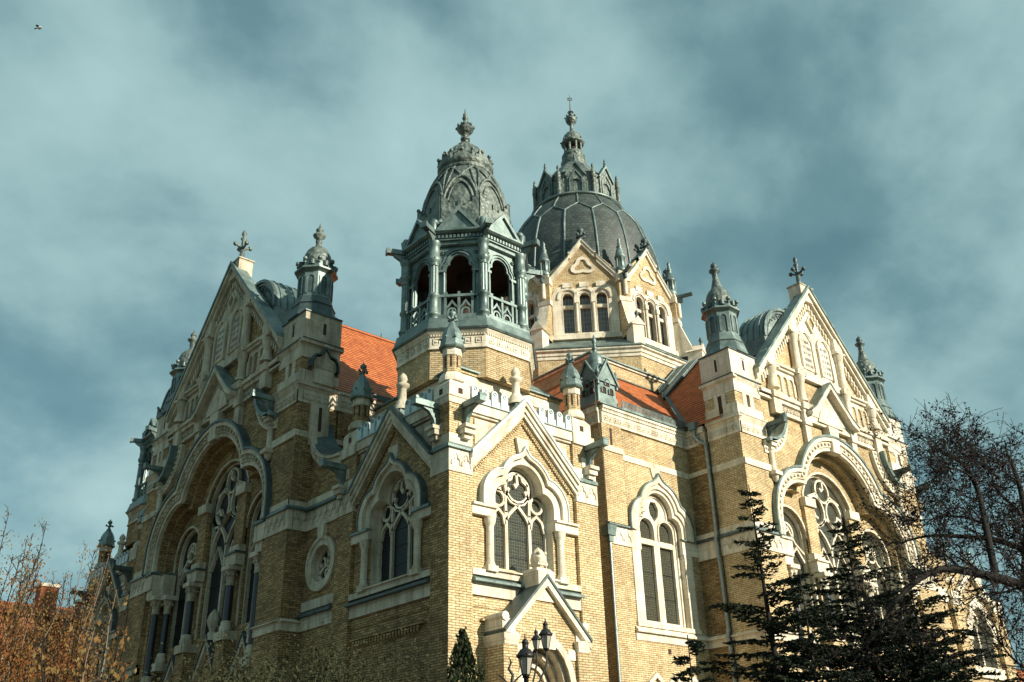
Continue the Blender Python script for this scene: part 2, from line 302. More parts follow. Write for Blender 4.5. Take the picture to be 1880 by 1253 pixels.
# ----- small repeated parts
def pinnacle(x,y,z0,r,st,in_shade,tall=1.0,name='pinnacle'):   # brick octagon with zinc onion cap and leafy finial
    s_,c_,b_=ST('L' if in_shade else 'R'); m_=M()
    m_.oct((x,y,z0),[(r*1.15,0),(r*1.15,.12),(r*.92,.3)],s_); m_.oct((x,y,z0),[(r*.8,.3),(r*.8,.95)],b_); m_.oct((x,y,z0),[(r*.86,.95),(r*.86,1.25)],s_)
    for k in range(8):
        a=PI/4*k; q=Vector((math.cos(a),math.sin(a),0)); t=Vector((-q.y,q.x,0)); c=Vector((x,y,z0))+q*(r*.805)
        m_.face([c-t*.035+Vector((0,0,.5)),c+t*.035+Vector((0,0,.5)),c+t*.035+Vector((0,0,.92)),c-t*.035+Vector((0,0,.92))],'wood')
    o=m_.build(name,SYN)
    z=M(); z1=z0+1.22
    z.oct((x,y,z1),[(r*1.12,0),(r*1.2,.05),(r*1.08,.12),(r*1.02,.32),(r*.98,.36),(r*.9,.55),(r*.68,.75),(r*.4,.9),(r*.2,1.06)],'zinc')
    for k in range(8):
        a=PI/4*k+PI/8; z.ball((x+math.cos(a)*r*1.15,y+math.sin(a)*r*1.15,z1+.36),.045,'zinc',6)
    z.build('cap',o)
    f=M(); finial(f,x,y,z1+1.0,.55,'zinc'); f.build('finial',o)
    return o
def finial(f,x,y,z,h,mt,leaf=True):
    f.lathe((x,y,z),[(.07*h/.55,0),(.05*h/.55,.2*h),(.09*h/.55,.26*h),(.05*h/.55,.36*h),(.05*h/.55,.5*h),(.13*h/.55,.66*h),(.12*h/.55,.8*h),(.04*h/.55,.92*h),(.012,1.05*h)],mt,10)
    if leaf:
        for k in range(4):
            a=PI/2*k; f.ball((x+math.cos(a)*.17*h/.55,y+math.sin(a)*.17*h/.55,z+.36*h),.06*h/.55,mt,6); f.tube([(x,y,z+.3*h),(x+math.cos(a)*.17*h/.55,y+math.sin(a)*.17*h/.55,z+.33*h)],.03*h/.55,mt,5)
def cross_finial(name,x,y,z,h,base_m,mt,U):   # leafy cross-shaped finial on a stone block
    f=M(); k=h/1.9
    f.lathe((x,y,z),[(.22*k,0),(.2*k,.12*k),(.13*k,.3*k),(.11*k,.75*k),(.08*k,.8*k),(.08*k,1.1*k),(.1*k,1.15*k),(.07*k,1.25*k),(.15*k,1.4*k),(.06*k,1.5*k),(.12*k,1.66*k),(.1*k,1.76*k),(.02*k,1.9*k)],mt,10)
    for s in (-1,1):
        for V in (U,Vector((-U.y,U.x,0))):
            c=Vector((x,y,z)); f.tube([c+Vector((0,0,.8*k)),c+V*(s*.22*k)+Vector((0,0,.92*k)),c+V*(s*.36*k)+Vector((0,0,1.0*k))],[.06*k,.055*k,.04*k],mt,6); f.ball(c+V*(s*.38*k)+Vector((0,0,1.0*k)),.115*k,mt,8)
    o=f.build(name,SYN); return o
def gargoyle(fr,u,z,d,mt,sm,ln=.95,name='gargoyle'):    # rain spout on a scrolled bracket over a stone corbel
    g=M(fr)
    g.box(u-.13,u+.13,z,z+.2,d-.1,d+ln,mt); g.face([g.P(u-.1,z+.201,d),g.P(u+.1,z+.201,d),g.P(u+.1,z+.201,d+ln),g.P(u-.1,z+.201,d+ln)],'zinc_dark')
    g.ex([(0,0)],0,0,mt) if 0 else None
    pts=[(0,-.62),(.12,-.62),(.2,-.35),(.38,-.12),(.62,-.02),(.62,.0),(0,.0)]
    A=[g.P(u-.07,z+b_,d+a) for a,b_ in pts]; B=[g.P(u+.07,z+b_,d+a) for a,b_ in pts]
    g.fill([A],mt); g.fill([B],mt)
    for i in range(len(pts)): j=(i+1)%len(pts); g.face([A[i],A[j],B[j],B[i]],mt)
    c=g.P(u,z-.02,d+ln*.72); 
    g.tube([g.P(u-.15,z+.22,d+ln*.95),g.P(u+.15,z+.22,d+ln*.95)],.06,mt,8)
    o=g.build(name,SYN)
    k=M(fr); k.box(u-.22,u+.22,z-.72,z-.6,d-.02,d+.34,sm); k.box(u-.2,u+.2,z-.9,z-.72,d-.02,d+.26,sm); k.box(u-.14,u+.14,z-1.05,z-.9,d-.02,d+.16,sm,.0,0); k.build('corbel',o)
    return o
def arcs_band(m_,u0,u1,z0,z1,d,mt,k):        # raised little trefoil arches under a ledge
    n=max(1,round((u1-u0)/k)); w=(u1-u0)/n
    for i in range(n):
        c=u0+w*(i+.5); h=z1-z0; r=w*.34
        p=[(c-r*1.25,z0+.04),(c-r*1.15,z0+h*.4),(c-r*.7,z0+h*.55),(c-r*.55,z0+h*.5),(c-r*.5,z0+h*.8),(c,z1),(c+r*.5,z0+h*.8),(c+r*.55,z0+h*.5),(c+r*.7,z0+h*.55),(c+r*1.15,z0+h*.4),(c+r*1.25,z0+.04)]
        m_.tube([m_.P(a,b_,d+.01) for a,b_ in p],.032,mt,4,caps=False)
def dentils(m_,u0,u1,z0,z1,d0,d1,mt,step):
    n=max(1,round((u1-u0)/step)); w=(u1-u0)/n
    for i in range(n): m_.box(u0+w*(i+.22),u0+w*(i+.78),z0,z1,d0,d1,mt)
def relief(m_,u0,u1,z0,z1,d,mt,step,rnd):     # chains of carved knots
    n=max(1,round((u1-u0)/step)); w=(u1-u0)/n; zc=(z0+z1)/2; r=min(w,z1-z0)*.36
    for i in range(n):
        c=u0+w*(i+.5); m_.tube([m_.P(a,b_,d+.01) for a,b_ in [(c-r,zc-r),(c-r,zc+r),(c+r,zc+r),(c+r,zc-r),(c-r,zc-r)]],.022,mt,4,caps=False)
        m_.box(c-r*.35,c+r*.35,zc-r*.35,zc+r*.35,d,d+.04,mt)
# ----- corner pavilion
def pav_face(fr,side,name_win=True,detail=True,porch=False):
    s_,c_,b_=ST(side); g_='glass' if side=='R' else 'glass_dark'; m_=M(fr); c=3.13; PD=-.14
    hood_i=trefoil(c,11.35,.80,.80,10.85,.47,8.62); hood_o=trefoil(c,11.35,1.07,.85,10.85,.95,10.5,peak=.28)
    m_.flat([(.9,0),(5.45,0),(5.45,13.9),(.9,13.9)],PD,b_,[hood_i])
    m_.strip(hood_i,PD,-.62,s_)
    # far pier
    m_.box(5.45,6.48,0,11.33,-.9,0,b_); m_.box(5.45,6.48,11.33,12.08,-.9,.03,s_); m_.box(5.45,6.48,12.08,12.55,-.9,0,s_); m_.box(5.45,6.48,12.55,13.8,-.9,-.03,b_)
    m_.box(5.45,6.48,12.06,12.14,-.9,.09,'zinc'); m_.drip(5.45,6.48,12.14,12.26,-.05,.09,'zinc'); arcs_band(m_,5.5,6.43,11.5,11.95,.03,s_,.42)
    # triangular gable moulding (slope 1) and its layers
    ax,az=3.15,14.5
    def tri(o): return [(ax-2.35-.0*o,az-2.35-o*1.41),(ax,az-o*1.41),(ax+2.35,az-2.35-o*1.41)]
    def tb(o0,o1,d,mt):
        a=tri(o0); b2=tri(o1); m_.ring(a,b2,d,mt,PD)
    tb(0,.09,.2,'zinc_light' if side=='R' else 'zinc_dark'); tb(.09,.2,.17,s_); tb(.2,.34,.1,s_); tb(.34,.46,.04,s_); tb(.46,.54,-.06,b_)
    for i in range(30):
        t=(i+.5)/30
        for sg in (-1,1):
            u=ax+sg*2.1*t; z=az-2.1*t-.56*1.41; m_.box(u-.03,u+.03,z-.09,z,PD,-.06,'wood' if 0 else b_)
    # cornice + carved spandrels between piers (outside the gable)
    for sg in (-1,1):
        e=ax+sg*2.25; o=ax+sg*.66
        u0,u1=sorted((e,ax+sg*.72))
        L=[(ax+sg*.66,13.84),(ax+sg*.98,13.5),(ax+sg*2.25,13.5),(ax+sg*2.25,13.84)]
        m_.ex(L,PD,.02,s_); 
        L=[(ax+sg*.9,13.6),(ax+sg*.98,13.5),(ax+sg*2.25,13.5),(ax+sg*2.25,13.6)]
        L=[(ax+sg*1.15,13.35),(ax+sg*2.05,12.45),(ax+sg*2.05,13.35)]
        m_.ex(L,PD,PD+.05,c_)
        L=[(ax+sg*1.02,13.5),(ax+sg*1.1,13.42),(ax+sg*2.25,13.42),(ax+sg*2.25,13.5)]; m_.ex(L,PD,PD+.09,s_)
    # keystone
    m_.ex([(c-.3,13.06),(c+.3,13.06),(c+.2,12.55),(c-.2,12.55)],PD,-.02,s_)
    # hood
    mid=trefoil(c,11.35,.97,.83,10.85,.75,10.5,peak=.14); m_.ring(hood_o,mid,.1,s_,PD); m_.ring(mid,trefoil(c,11.35,.80,.80,10.85,.47,10.5),-.02,s_,PD)
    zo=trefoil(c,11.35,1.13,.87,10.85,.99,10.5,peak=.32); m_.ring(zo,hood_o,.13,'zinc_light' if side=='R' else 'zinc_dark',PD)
    # imposts and jamb shafts
    for sg in (-1,1):
        u0,u1=sorted((c+sg*1.27,c+sg*(2.23 if sg<0 else 2.32))); m_.box(u0,u1,10.14,10.42,PD,.02,s_); m_.box(u0,u1,10.42,10.5,PD,.1,'zinc' if side=='L' else s_)
        cu=c+sg*1.5; m_.lathe(m_.P(cu,0,-.03),[(.14,8.55),(.17,8.6),(.12,8.75),(.12,9.8),(.13,9.85),(.18,9.95),(.2,10.14)],c_ if 0 else s_,10)
        m_.box(cu-.2,cu+.2,8.42,8.6,PD,.12,s_)
    # sill group
    m_.box(.9,5.45,8.27,8.46,PD,.02,s_); m_.drip(.9,5.45,8.06,8.28,PD,.16,'zinc' if side=='R' else 'zinc_dark'); m_.box(.9,5.45,7.68,8.06,PD,-.03,s_); m_.drip(c-1.5,c+1.5,8.46,8.62,-.6,.1,s_)
    m_.box(.9,5.45,7.35,7.66,PD,PD+.03,b_)
    dentils(m_,1.5,5.2,6.75,6.95,PD,-.05,b_,.16); m_.box(1.3,5.3,6.95,7.02,PD,-.02,b_)
    o=m_.build('pavilion_wall',SYN)
    # window: stone tracery, leaded glass
    w=M(fr); D0,D1=-.56,-.40
    out=trefoil(c,11.35,.82,.80,10.85,.49,8.6)
    frame=trefoil(c,11.35,.70,.80,10.85,.37,8.7)
    w.ring(out,frame,D1,s_,D0)
    for sg in (-1,1):
        w.box(c+sg*.5-.06,c+sg*.5+.06,8.6,10.6,D0,D1,s_)
        p=[(c+sg*.5,10.3)]+[(c+sg*(.5-.5*math.sin(t*PI/2)**1.3),10.3+.55*math.sin(t*PI/2)) for t in (.25,.5,.75,1)]; w.bar(p,.1,D0,D1,s_)
        p=[(c+sg*.55,10.15),(c+sg*.62,10.45),(c+sg*.82,10.62),(c+sg*1.05,10.45),(c+sg*1.17,10.1)]; w.bar(p,.09,D0,D1,s_)
        w.bar(circ(c+sg*.83,10.98,.26,14)+[(c+sg*.83+.26,10.98)],.085,D0,D1,s_)
        w.bar([(c+sg*.5,10.55),(c+sg*.52,11.1),(c+sg*.35,11.4)],.1,D0,D1,s_)
        w.bar([(c,10.88),(c+sg*.28,10.95),(c+sg*.5,11.2)],.1,D0,D1,s_)
    w.bar(circ(c,11.45,.5,20)+[(c+.5,11.45)],.11,D0,D1,s_)
    w.bar([(c-.02,11.95),(c+.02,11.6),(c-.06,11.5),(c-.12,11.58)],.1,D0,D1,s_)
    w.bar([(c-.48,11.6),(c-.25,11.72),(c-.2,11.85)],.08,D0,D1,s_); w.bar([(c+.48,11.6),(c+.25,11.72),(c+.2,11.85)],.08,D0,D1,s_)
    wo_=w.build('window',SYN); g=M(fr); g.flat(trefoil(c,11.35,.80,.80,10.85,.47,8.6),-.5,g_)
    for z in (9.15,9.75,10.3): g.box(c-1.2,c+1.2,z-.012,z+.012,-.5,-.48,'iron')
    g.build('glass',wo_)
    # zinc parapet with rounded merlons
    for sg in (-1,1):
        z=M(fr); e=ax+sg*2.25; u0,u1=sorted((ax+sg*.62,e)); z.box(u0,u1,13.84,14.12,-.1,-.02,'zinc_light'); z.drip(u0,u1,13.84,13.9,-.1,.08,'zinc_light')
        for k in range(4):
            u=ax+sg*(.85+.42*k); z.ex(rarch(u,.14,13.9,14.32,6),-.09,.03,'zinc_light'); z.bar(circ(u,14.34,.06,8)+[(u+.06,14.34)],.03,.02,.05,'zinc')
        z.build('parapet',SYN)
    f=M(fr); q=f.P(3.15,0,-.35); f.lathe((q.x,q.y,14.4),[(.32,0),(.22,.3),(.15,.42),(.13,.8),(.15,.84),(.22,.9),(.24,1.0),(.12,1.04),(.13,1.1),(.17,1.2),(.13,1.33),(.02,1.45)],s_,12); f.box(2.85,3.45,14.0,14.42,-.6,-.05,s_ if 0 else 'zinc',0,-.1); f.build('finial',SYN)
    return o
def pavilion(tx,ty,mirror=None,full=True):
    pass
PR=FR(0,0); PL=FL(0,0)
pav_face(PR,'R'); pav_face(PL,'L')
# shared corner pier, blocks, attic
m_=M()
m_.blk(0,.9,0,.9,0,11.33,'brick',mw='brick_shade'); m_.blk(0,.9,0,.9,11.33,12.08,'stone',.03,.03,mw='stone_shade'); m_.blk(0,.9,0,.9,12.08,12.16,'zinc',.12,.12); m_.blk(0,.9,0,.9,12.16,12.28,'zinc',.12,.0)  # left-facing sides take the darker copies, their shade painted in
m_.blk(0,.9,0,.9,12.28,12.58,'stone',.0,.0,mw='stone_shade'); m_.blk(0,.9,0,.9,12.58,13.45,'brick',-.03,-.03,mw='brick_shade')
m_.blk(0,.9,0,.9,13.45,13.62,'brick',.0,.0,mw='brick_shade'); m_.blk(0,.9,0,.9,13.62,13.82,'stone',.04,.08,mw='stone_shade'); m_.blk(0,.9,0,.9,13.82,13.86,'stone_shade',.1,.1)
for fr in (PR,PL):
    m_.fr=fr; s_='stone' if fr is PR else 'stone_shade'
    if fr is PR: arcs_band(m_,.04,.86,11.5,11.95,.03,s_,.41)
    m_.box(5.45,6.48,13.45,13.82,-.9,.04,s_); m_.box(.38,.58,12.62,13.0,-.1,.0,s_); m_.box(5.85,6.05,12.62,13.0,-.1,.0,s_)
    m_.box(5.5,6.4,13.83,14.33,-.85,-.03,s_); m_.box(5.5,6.4,14.33,14.6,-.85,-.03,s_,0,-.2)
    for u in (.45,5.95): m_.box(u-.09,u+.09,14.0,14.2,-.2,-.024 if u>1 else .006,'wood')
m_.blk(0,.85,0,.85,13.86,14.33,'stone'); m_.blk(0,.85,0,.85,14.33,14.55,'stone',0,-.2)
arc_o=m_.build('corner_pier',SYN)
body=M(); body.blk(.6,6.4,.6,6.4,0,13.8,'brick_shade'); body.blk(1.15,5.9,1.15,5.9,13.7,15.0,'brick'); body.blk(1.15,5.9,1.15,5.9,15.0,15.4,'stone',.04,.04); body.blk(1.15,5.9,1.15,5.9,15.4,15.52,'brick',.08,.08); body.blk(1.15,5.9,1.15,5.9,15.52,15.58,'zinc',.16,.16); body.blk(1.15,5.9,1.15,5.9,15.58,16.9,'zinc',.1,-1.4)
body.blk(.55,6.45,.55,6.45,13.8,13.95,'zinc')
body.build('attic',SYN)
for (x,y,o_) in ((.45,.45,0),(5.97,.45,0),(.45,5.97,1)): pinnacle(x,y,14.5 if x<1 and y<1 else 14.55,.36,0,o_)
gargoyle(PR,.62,13.5,0,'zinc','stone'); gargoyle(PL,.62,13.5,0,'zinc','stone_shade'); gargoyle(PR,6.12,13.25,0,'zinc','stone'); gargoyle(PL,6.2,13.0,0,'zinc','stone_shade')
# ----- bell tower over the pavilion
def octf(a,k,cx,cy): # frame on face k of octagon (k=0 faces -Y, then -X-Y, -X ...)
    th=-PI/2-k*PI/4; n=Vector((math.cos(th),math.sin(th),0)); U=Vector((-n.y,n.x,0)); return Fr(cx+n.x*a,cy+n.y*a,U,n)
def bell_tower(cx,cy,full=True):
    T=bpy.data.objects.new('bell_tower',None); COL.objects.link(T); T.parent=SYN; c=(cx,cy,0)
    b_=M(); b_.oct(c,[(2.40,15.4),(2.40,16.55)],'brick' if full else 'brick_shade'); b_.oct(c,[(2.43,16.55),(2.43,17.1)],'stone' if full else 'stone_shade'); b_.oct(c,[(2.47,17.1),(2.55,17.2),(2.55,17.24)],'stone' if full else 'stone_shade')
    for k in range(8):
        b_.fr=octf(2.43,k,cx,cy); relief(b_,-.95,.95,16.7,17.0,0,b_.m[-1],.38,0); b_.box(-1.0,1.0,16.55,16.6,0,.04,'stone' if full else 'stone_shade'); dentils(b_,-1.0,1.0,17.04,17.1,0,.05,'stone' if full else 'stone_shade',.1)
    b_.build('tower_base',T)
    l=M(); l.oct(c,[(2.6,17.24),(2.64,17.3),(2.58,17.36),(2.48,17.72),(2.48,17.78),(2.3,17.8),(2.3,18.0)],'zinc'); l.build('zinc_plinth',T)
    rad=2.2/math.cos(PI/8)
    for k in range(8):
        th=-PI/2-PI/8-k*PI/4; x=cx+rad*math.cos(th); y=cy+rad*math.sin(th); q=M()
        q.lathe((x,y,0),[(.2,17.8),(.2,17.98),(.23,18.0),(.23,18.08),(.17,18.15),(.16,18.75),(.21,18.8),(.21,18.88),(.165,18.92)],'zinc',12)
        q.lathe((x,y,0),[(.15,18.9),(.145,20.05)],'zinc',24,False,flute=.12,cap=False)
        q.lathe((x,y,0),[(.16,20.05),(.2,20.08),(.17,20.14),(.17,20.2),(.23,20.28),(.25,20.42),(.2,20.46),(.2,20.95),(.24,21.0),(.24,21.12)],'zinc',10)
        for j in range(6):
            a=2*PI*j/6; q.ball((x+.2*math.cos(a),y+.2*math.sin(a),20.36),.05,'zinc_dark',6)
        q.build('column',T)
        f=octf(2.06,k,cx,cy); w=M(f)
        op=trefoil(0,20.28,.36,.33,20.05,.16,17.9,6); 
        w.ex([(-.86,17.9),(.86,17.9),(.86,21.1),(-.86,21.1)],-.1,0,'zinc',[op],back=True)
        for r_,w_,d_ in ((.12,.05,.06),(.24,.05,.05)):
            w.ring(trefoil(0,20.28,.36+r_,.33,20.05,.16+r_,19.95,6),trefoil(0,20.28,.36+r_-w_,.33,20.05,.16+r_-w_,19.95,6),d_,'zinc',0)
        for sg in (-1,1):
            w.tube([w.P(sg*.56,18.95,.05),w.P(sg*.56,19.85,.05)],.05,'zinc',8); w.box(sg*.62-.14,sg*.62+.14,19.86,19.96,0,.1,'zinc'); w.lathe(w.P(sg*.62,20.72,.02),[(.1,-.001),(.1,.0)],'zinc',8); w.ball(w.P(sg*.62,20.72,.0),.085,'zinc',8)
            w.box(sg*.5-.07,sg*.5+.07,18.9,19.0,0,.1,'zinc')
        w.build('arch_panel',T)
        bl=M(f); bl.box(-.78,.78,18.78,18.88,0,.14,'zinc',); bl.box(-.78,.78,17.95,18.05,0,.12,'zinc')
        for u in (-.7,-.5,0,.5,.7): bl.box(u-.045,u+.045,18.0,18.8 if u else 19.0,.02,.12,'zinc')
        for u in (-.25,.25):
            bl.bar([(u-.25,18.32),(u-.12,18.44),(u,18.62),(u+.12,18.44),(u+.25,18.32)],.07,.02,.1,'zinc'); bl.bar(rarch(u,.15,18.02,18.18,6),.06,.02,.09,'zinc')
        bl.face([bl.P(-.78,18.0,-.02),bl.P(.78,18.0,-.02),bl.P(.78,18.45,-.02),bl.P(-.78,18.45,-.02)],'zinc_dark') if 0 else None
        bl.build('balustrade',T)
    e=M(); e.oct(c,[(2.12,20.98),(2.2,21.02),(2.22,21.14),(2.3,21.16),(2.3,21.2),(2.24,21.22),(2.24,21.4),(2.38,21.44),(2.46,21.5),(2.46,21.58),(1.9,21.66)],'zinc')
    for k in range(8): e.fr=octf(2.24,k,cx,cy); dentils(e,-.95,.95,21.24,21.37,0,.09,'zinc',.15)
    e.oct(c,[(2.0,20.9),(.01,20.85)],'wood'); e.build('cornice',T)
    fl=M(); fl.oct(c,[(2.2,18.0),(.01,18.02)],'wood'); fl.lathe(c,[(.35,18),(.35,21)],'wood',8); fl.build('belfry_floor',T)
    sp=M()
    for k in range(8):      # gablets over the faces
        sp.fr=octf(2.1,k,cx,cy); sp.ex([(-.78,21.6),(.78,21.6),(0,22.5)],-.9,.2,'zinc'); sp.ring([(-.86,21.58),(0,22.6),(.86,21.58)],[(-.7,21.58),(0,22.42),(.7,21.58)],.3,'zinc',-.2)
        # battlemented plates leaning on the spire
        sp.fr=octf(1.84,k,cx,cy); a=.74
        st=[(-a,21.8),(a,21.8),(a,23.55),(a-.12,23.55),(a-.12,23.35),(a-.26,23.35),(a-.26,23.15),(.1+.1,23.15),(.2,22.98),(.08,22.98),(.08,23.3),(-.08,23.3),(-.08,22.98),(-.2,22.98),(-.2,23.15),(-a+.26,23.15),(-a+.26,23.35),(-a+.12,23.35),(-a+.12,23.55),(-a,23.55)]
        sp.ex(st,-.1,.02,'lead',back=True); sp.ball(sp.P(-a,23.6,-.02),.08,'lead',6)
        th=-PI/2-PI/8-k*PI/4; x=cx+2.25*math.cos(th); y=cy+2.25*math.sin(th)   # corner scrolls and knobs
        V=Vector((math.cos(th),math.sin(th),0)); Q=Vector((cx,cy,0))
        sp.tube([Q+V*2.45+Vector((0,0,21.6)),Q+V*2.5+Vector((0,0,21.95)),Q+V*2.3+Vector((0,0,22.1)),Q+V*2.12+Vector((0,0,21.95)),Q+V*2.0+Vector((0,0,22.3)),Q+V*1.8+Vector((0,0,22.6))],[.12,.13,.1,.1,.1,.06],'zinc',6)
        sp.ball(Q+V*2.42+Vector((0,0,22.02)),.15,'zinc',8)
    rr=[(2.0,21.6),(1.93,22.2),(1.85,22.8),(1.78,23.3),(1.70,23.8),(1.60,24.3),(1.44,24.8),(1.24,25.25),(1.04,25.6)]
    sp.lathe(c,rr,'lead',24)
    def rz(z):
        for (a,z0),(b2,z1) in zip(rr,rr[1:]):
            if z<=z1: return a+(b2-a)*(z-z0)/(z1-z0)
        return rr[-1][0]
    def onsp(th,z,o=.03): return Vector((cx+(rz(z)+o)*math.cos(th),cy+(rz(z)+o)*math.sin(th),z))
    for k in range(8):
        t0=-PI/2-k*PI/4; h=PI/8
        for sg in (-1,1):
            sp.tube([onsp(t0+sg*h*(1-q**1.6),23.3+1.35*math.sin(q*PI/2)) for q in [i/7 for i in range(8)]],.07,'lead',5)
            sp.tube([onsp(t0+sg*h*(1-q**1.6)*.7,23.35+.95*math.sin(q*PI/2)) for q in [i/7 for i in range(8)]],.04,'lead',5)
            sp.tube([onsp(t0+sg*h*q,24.7+.7*q**.7) for q in [i/5 for i in range(6)]],.05,'lead',5)
            sp.tube([onsp(t0+sg*h*(1-q*.35),23.7+1.7*q) for q in [i/6 for i in range(7)]],.05,'lead',5)
    sp.build('spire',T)
    cr=M(); cr.lathe(c,[(1.05,25.45),(1.16,25.5),(1.16,25.6),(1.08,25.66),(1.08,25.74),(1.17,25.78),(1.17,26.0),(1.08,26.04),(1.0,26.08)],'lead',24)
    for k in range(8):
        cr.fr=octf(1.1,k,cx,cy); cr.ex([(-.34,25.98),(.34,25.98),(.3,26.1),(.17,26.14),(.14,26.36),(0,26.48),(-.14,26.36),(-.17,26.14),(-.3,26.1)],-.08,.02,'lead',back=True); cr.ball(cr.P(0,26.3,.02),.08,'lead',8); cr.ball(cr.P(-.45,26.3,-.05),.09,'lead',8); cr.box(-.49,-.41,25.9,26.25,-.1,-.02,'lead')
    cr.lathe(c,[(.98,25.95),(.95,26.3),(.84,26.62),(.64,26.92),(.40,27.14)],'lead',48,False,flute=.045); cr.lathe(c,[(.36,27.15),(.4,27.2),(.36,27.26),(.13,27.3)],'lead',20); cr.build('crown',T)
    f=M(); f.lathe(c,[(.16,27.2),(.14,27.55),(.2,27.58),(.2,27.66),(.12,27.7),(.11,27.85),(.2,27.92),(.33,28.08),(.38,28.2),(.33,28.26),(.22,28.3),(.2,28.42),(.1,28.5),(.08,28.68),(.13,28.74),(.13,28.8),(.09,28.86),(.1,28.98),(.04,29.06),(.015,29.3)],'lead',16)
    for j in range(8):
        a=2*PI*j/8; f.ball((cx+.36*math.cos(a),cy+.36*math.sin(a),28.24),.075,'lead',6); f.ball((cx+.2*math.cos(a),cy+.2*math.sin(a),28.44),.05,'lead',6); f.ball((cx+.17*math.cos(a),cy+.17*math.sin(a),27.7),.045,'lead',5)
    f.build('finial',T)
    for k in range(8):
        th=-PI/2-PI/8-k*PI/4; V=Vector((math.cos(th),math.sin(th),0)); g=M(Fr(cx+V.x*2.4,cy+V.y*2.4,(-V.y,V.x,0),V))
        ln=1.0; 
        pts=[(-.12,20.4),(.02,20.42),(.1,20.8),(.25,21.15),(.5,21.32),(.5,21.4),(-.12,21.4)]
        A=[g.P(-.06,b2,a) for a,b2 in pts]; B=[g.P(.06,b2,a) for a,b2 in pts]; g.fill([A],'zinc'); g.fill([B],'zinc')
        for i in range(len(pts)): j=(i+1)%len(pts); g.face([A[i],A[j],B[j],B[i]],'zinc')
        g.box(-.12,.12,21.4,21.6,-.1,.78,'zinc'); g.box(-.14,.14,21.38,21.62,.72,.8,'zinc'); g.build('gargoyle',T)
    return T
bell_tower(3.24,3.24)
bell_tower(3.24,2*CY-3.24,False)
# ----- window bay between pavilion and transept, quadrant block behind
BR=FR(10.336,3.197); m_=M(BR); c=3.16
oi=trefoil(c,13.1,.84,.85,12.5,.5,8.45); ob_=trefoil(c,13.1,1.3,.85,12.5,1.08,12.1,peak=.3)
m_.flat([(0,0),(5.6,0),(5.6,17.25),(0,17.25)],0,'brick',[oi]); m_.strip(oi,0,-.3,'stone')
m_.box(-.03,1.15,12.2,16.4,-.02,.08,'brick'); m_.box(0,1.15,15.2,15.45,0,.12,'stone')
m_.box(.42,.56,15.5,16.25,.0,.085,'wood')
m_.box(1.15,5.4,15.0,15.25,-.1,.04,'stone'); m_.box(0,5.5,16.4,16.92,-.1,.1,'stone'); relief(m_,.1,5.4,16.5,16.8,.1,'stone',.3,0); m_.box(0,5.5,16.92,17.0,-.1,.15,'stone'); dentils(m_,0,5.5,17.0,17.07,0,.16,'stone',.12)
m_.box(0,5.5,17.07,17.2,-.1,.2,'stone'); m_.box(-.2,5.5,17.2,17.26,-.1,.26,'zinc')
# band with little arches, drip, imposts
m_.box(0,c-1.3,11.33,12.08,-.1,.05,'stone'); m_.drip(-.05,c-1.9,12.08,12.24,-.05,.17,'zinc'); m_.box(.1,c-1.95,12.24,12.5,-.1,.03,'stone'); arcs_band(m_,.35,1.3,11.5,11.95,.05,'stone',.42)
m_.box(c+1.3,5.5,11.5,12.08,-.1,.05,'stone'); m_.drip(c+1.3,5.45,12.08,12.2,-.05,.15,'zinc')
mid=trefoil(c,13.1,1.14,.85,12.5,.88,12.1,peak=.12); m_.ring(ob_,mid,.2,'stone',0); m_.ring(mid,trefoil(c,13.1,.98,.85,12.5,.68,12.1),.12,'stone',0); m_.ring(trefoil(c,13.1,.98,.85,12.5,.68,12.1),trefoil(c,13.1,.84,.85,12.5,.5,12.1),.04,'stone',0)
zo=trefoil(c,13.1,1.36,.85,12.5,1.14,12.1,peak=.34); m_.ring(zo,ob_,.24,'zinc',0)
m_.ex([(c-.3,15.0),(c+.3,15.0),(c+.2,14.6),(c-.2,14.6)],0,.05,'stone')
for sg in (-1,1):
    u0,u1=sorted((c+sg*1.37,c+sg*1.85)); m_.box(u0,u1,8.3,11.5,-.02,.04,'stone')
m_.box(c-1.9,c+1.9,8.28,8.45,-.3,.1,'stone'); m_.drip(c-2.0,5.5,8.05,8.3,0,.15,'stone'); m_.box(c-2.0,5.5,7.75,8.05,0,.04,'stone')
m_.box(c-.2,c-.02,7.35,7.55,0,.006,'wood')
for k in (-1,0,1): m_.ring([(c+k*1.1-.55,5.9),(c+k*1.1-.45,6.25),(c+k*1.1,6.6),(c+k*1.1+.45,6.25),(c+k*1.1+.55,5.9)],[(c+k*1.1-.4,5.9),(c+k*1.1-.32,6.15),(c+k*1.1,6.42),(c+k*1.1+.32,6.15),(c+k*1.1+.4,5.9)],.12,'stone',0)
m_.build('window_bay_wall',SYN)
w=M(BR); holes=[]
for sg in (-1,1):
    u=c+sg*.6; holes+= [[(u-.42,8.62),(u+.42,8.62),(u+.42,11.72),(u-.42,11.72)], rarch(u,.42,11.95,12.38,8)]
holes.append([(c-.0,12.75),(c+.26,13.05),(c+.3,13.35),(c+.15,13.62),(c-.15,13.62),(c-.3,13.35),(c-.26,13.05)])
outl=trefoil(c,13.1,.84,.85,12.5,.5,8.45); w.ex(outl,-.42,-.26,'stone',holes)
for sg in (-1,1):
    u=c+sg*.6; w.bar(rarch(u,.47,11.95,12.38,8),.06,-.28,-.2,'stone')
w.bar(trefoil(c,13.1,.74,.85,12.5,.4,8.5),.07,-.28,-.2,'stone')
o=w.build('window',SYN); g=M(BR); g.flat(trefoil(c,13.1,.84,.85,12.5,.5,8.45),-.4,'glass')
for z in (9.6,10.6): g.box(c-1.1,c+1.1,z-.015,z+.015,-.4,-.37,'iron')
g.build('glass',o)
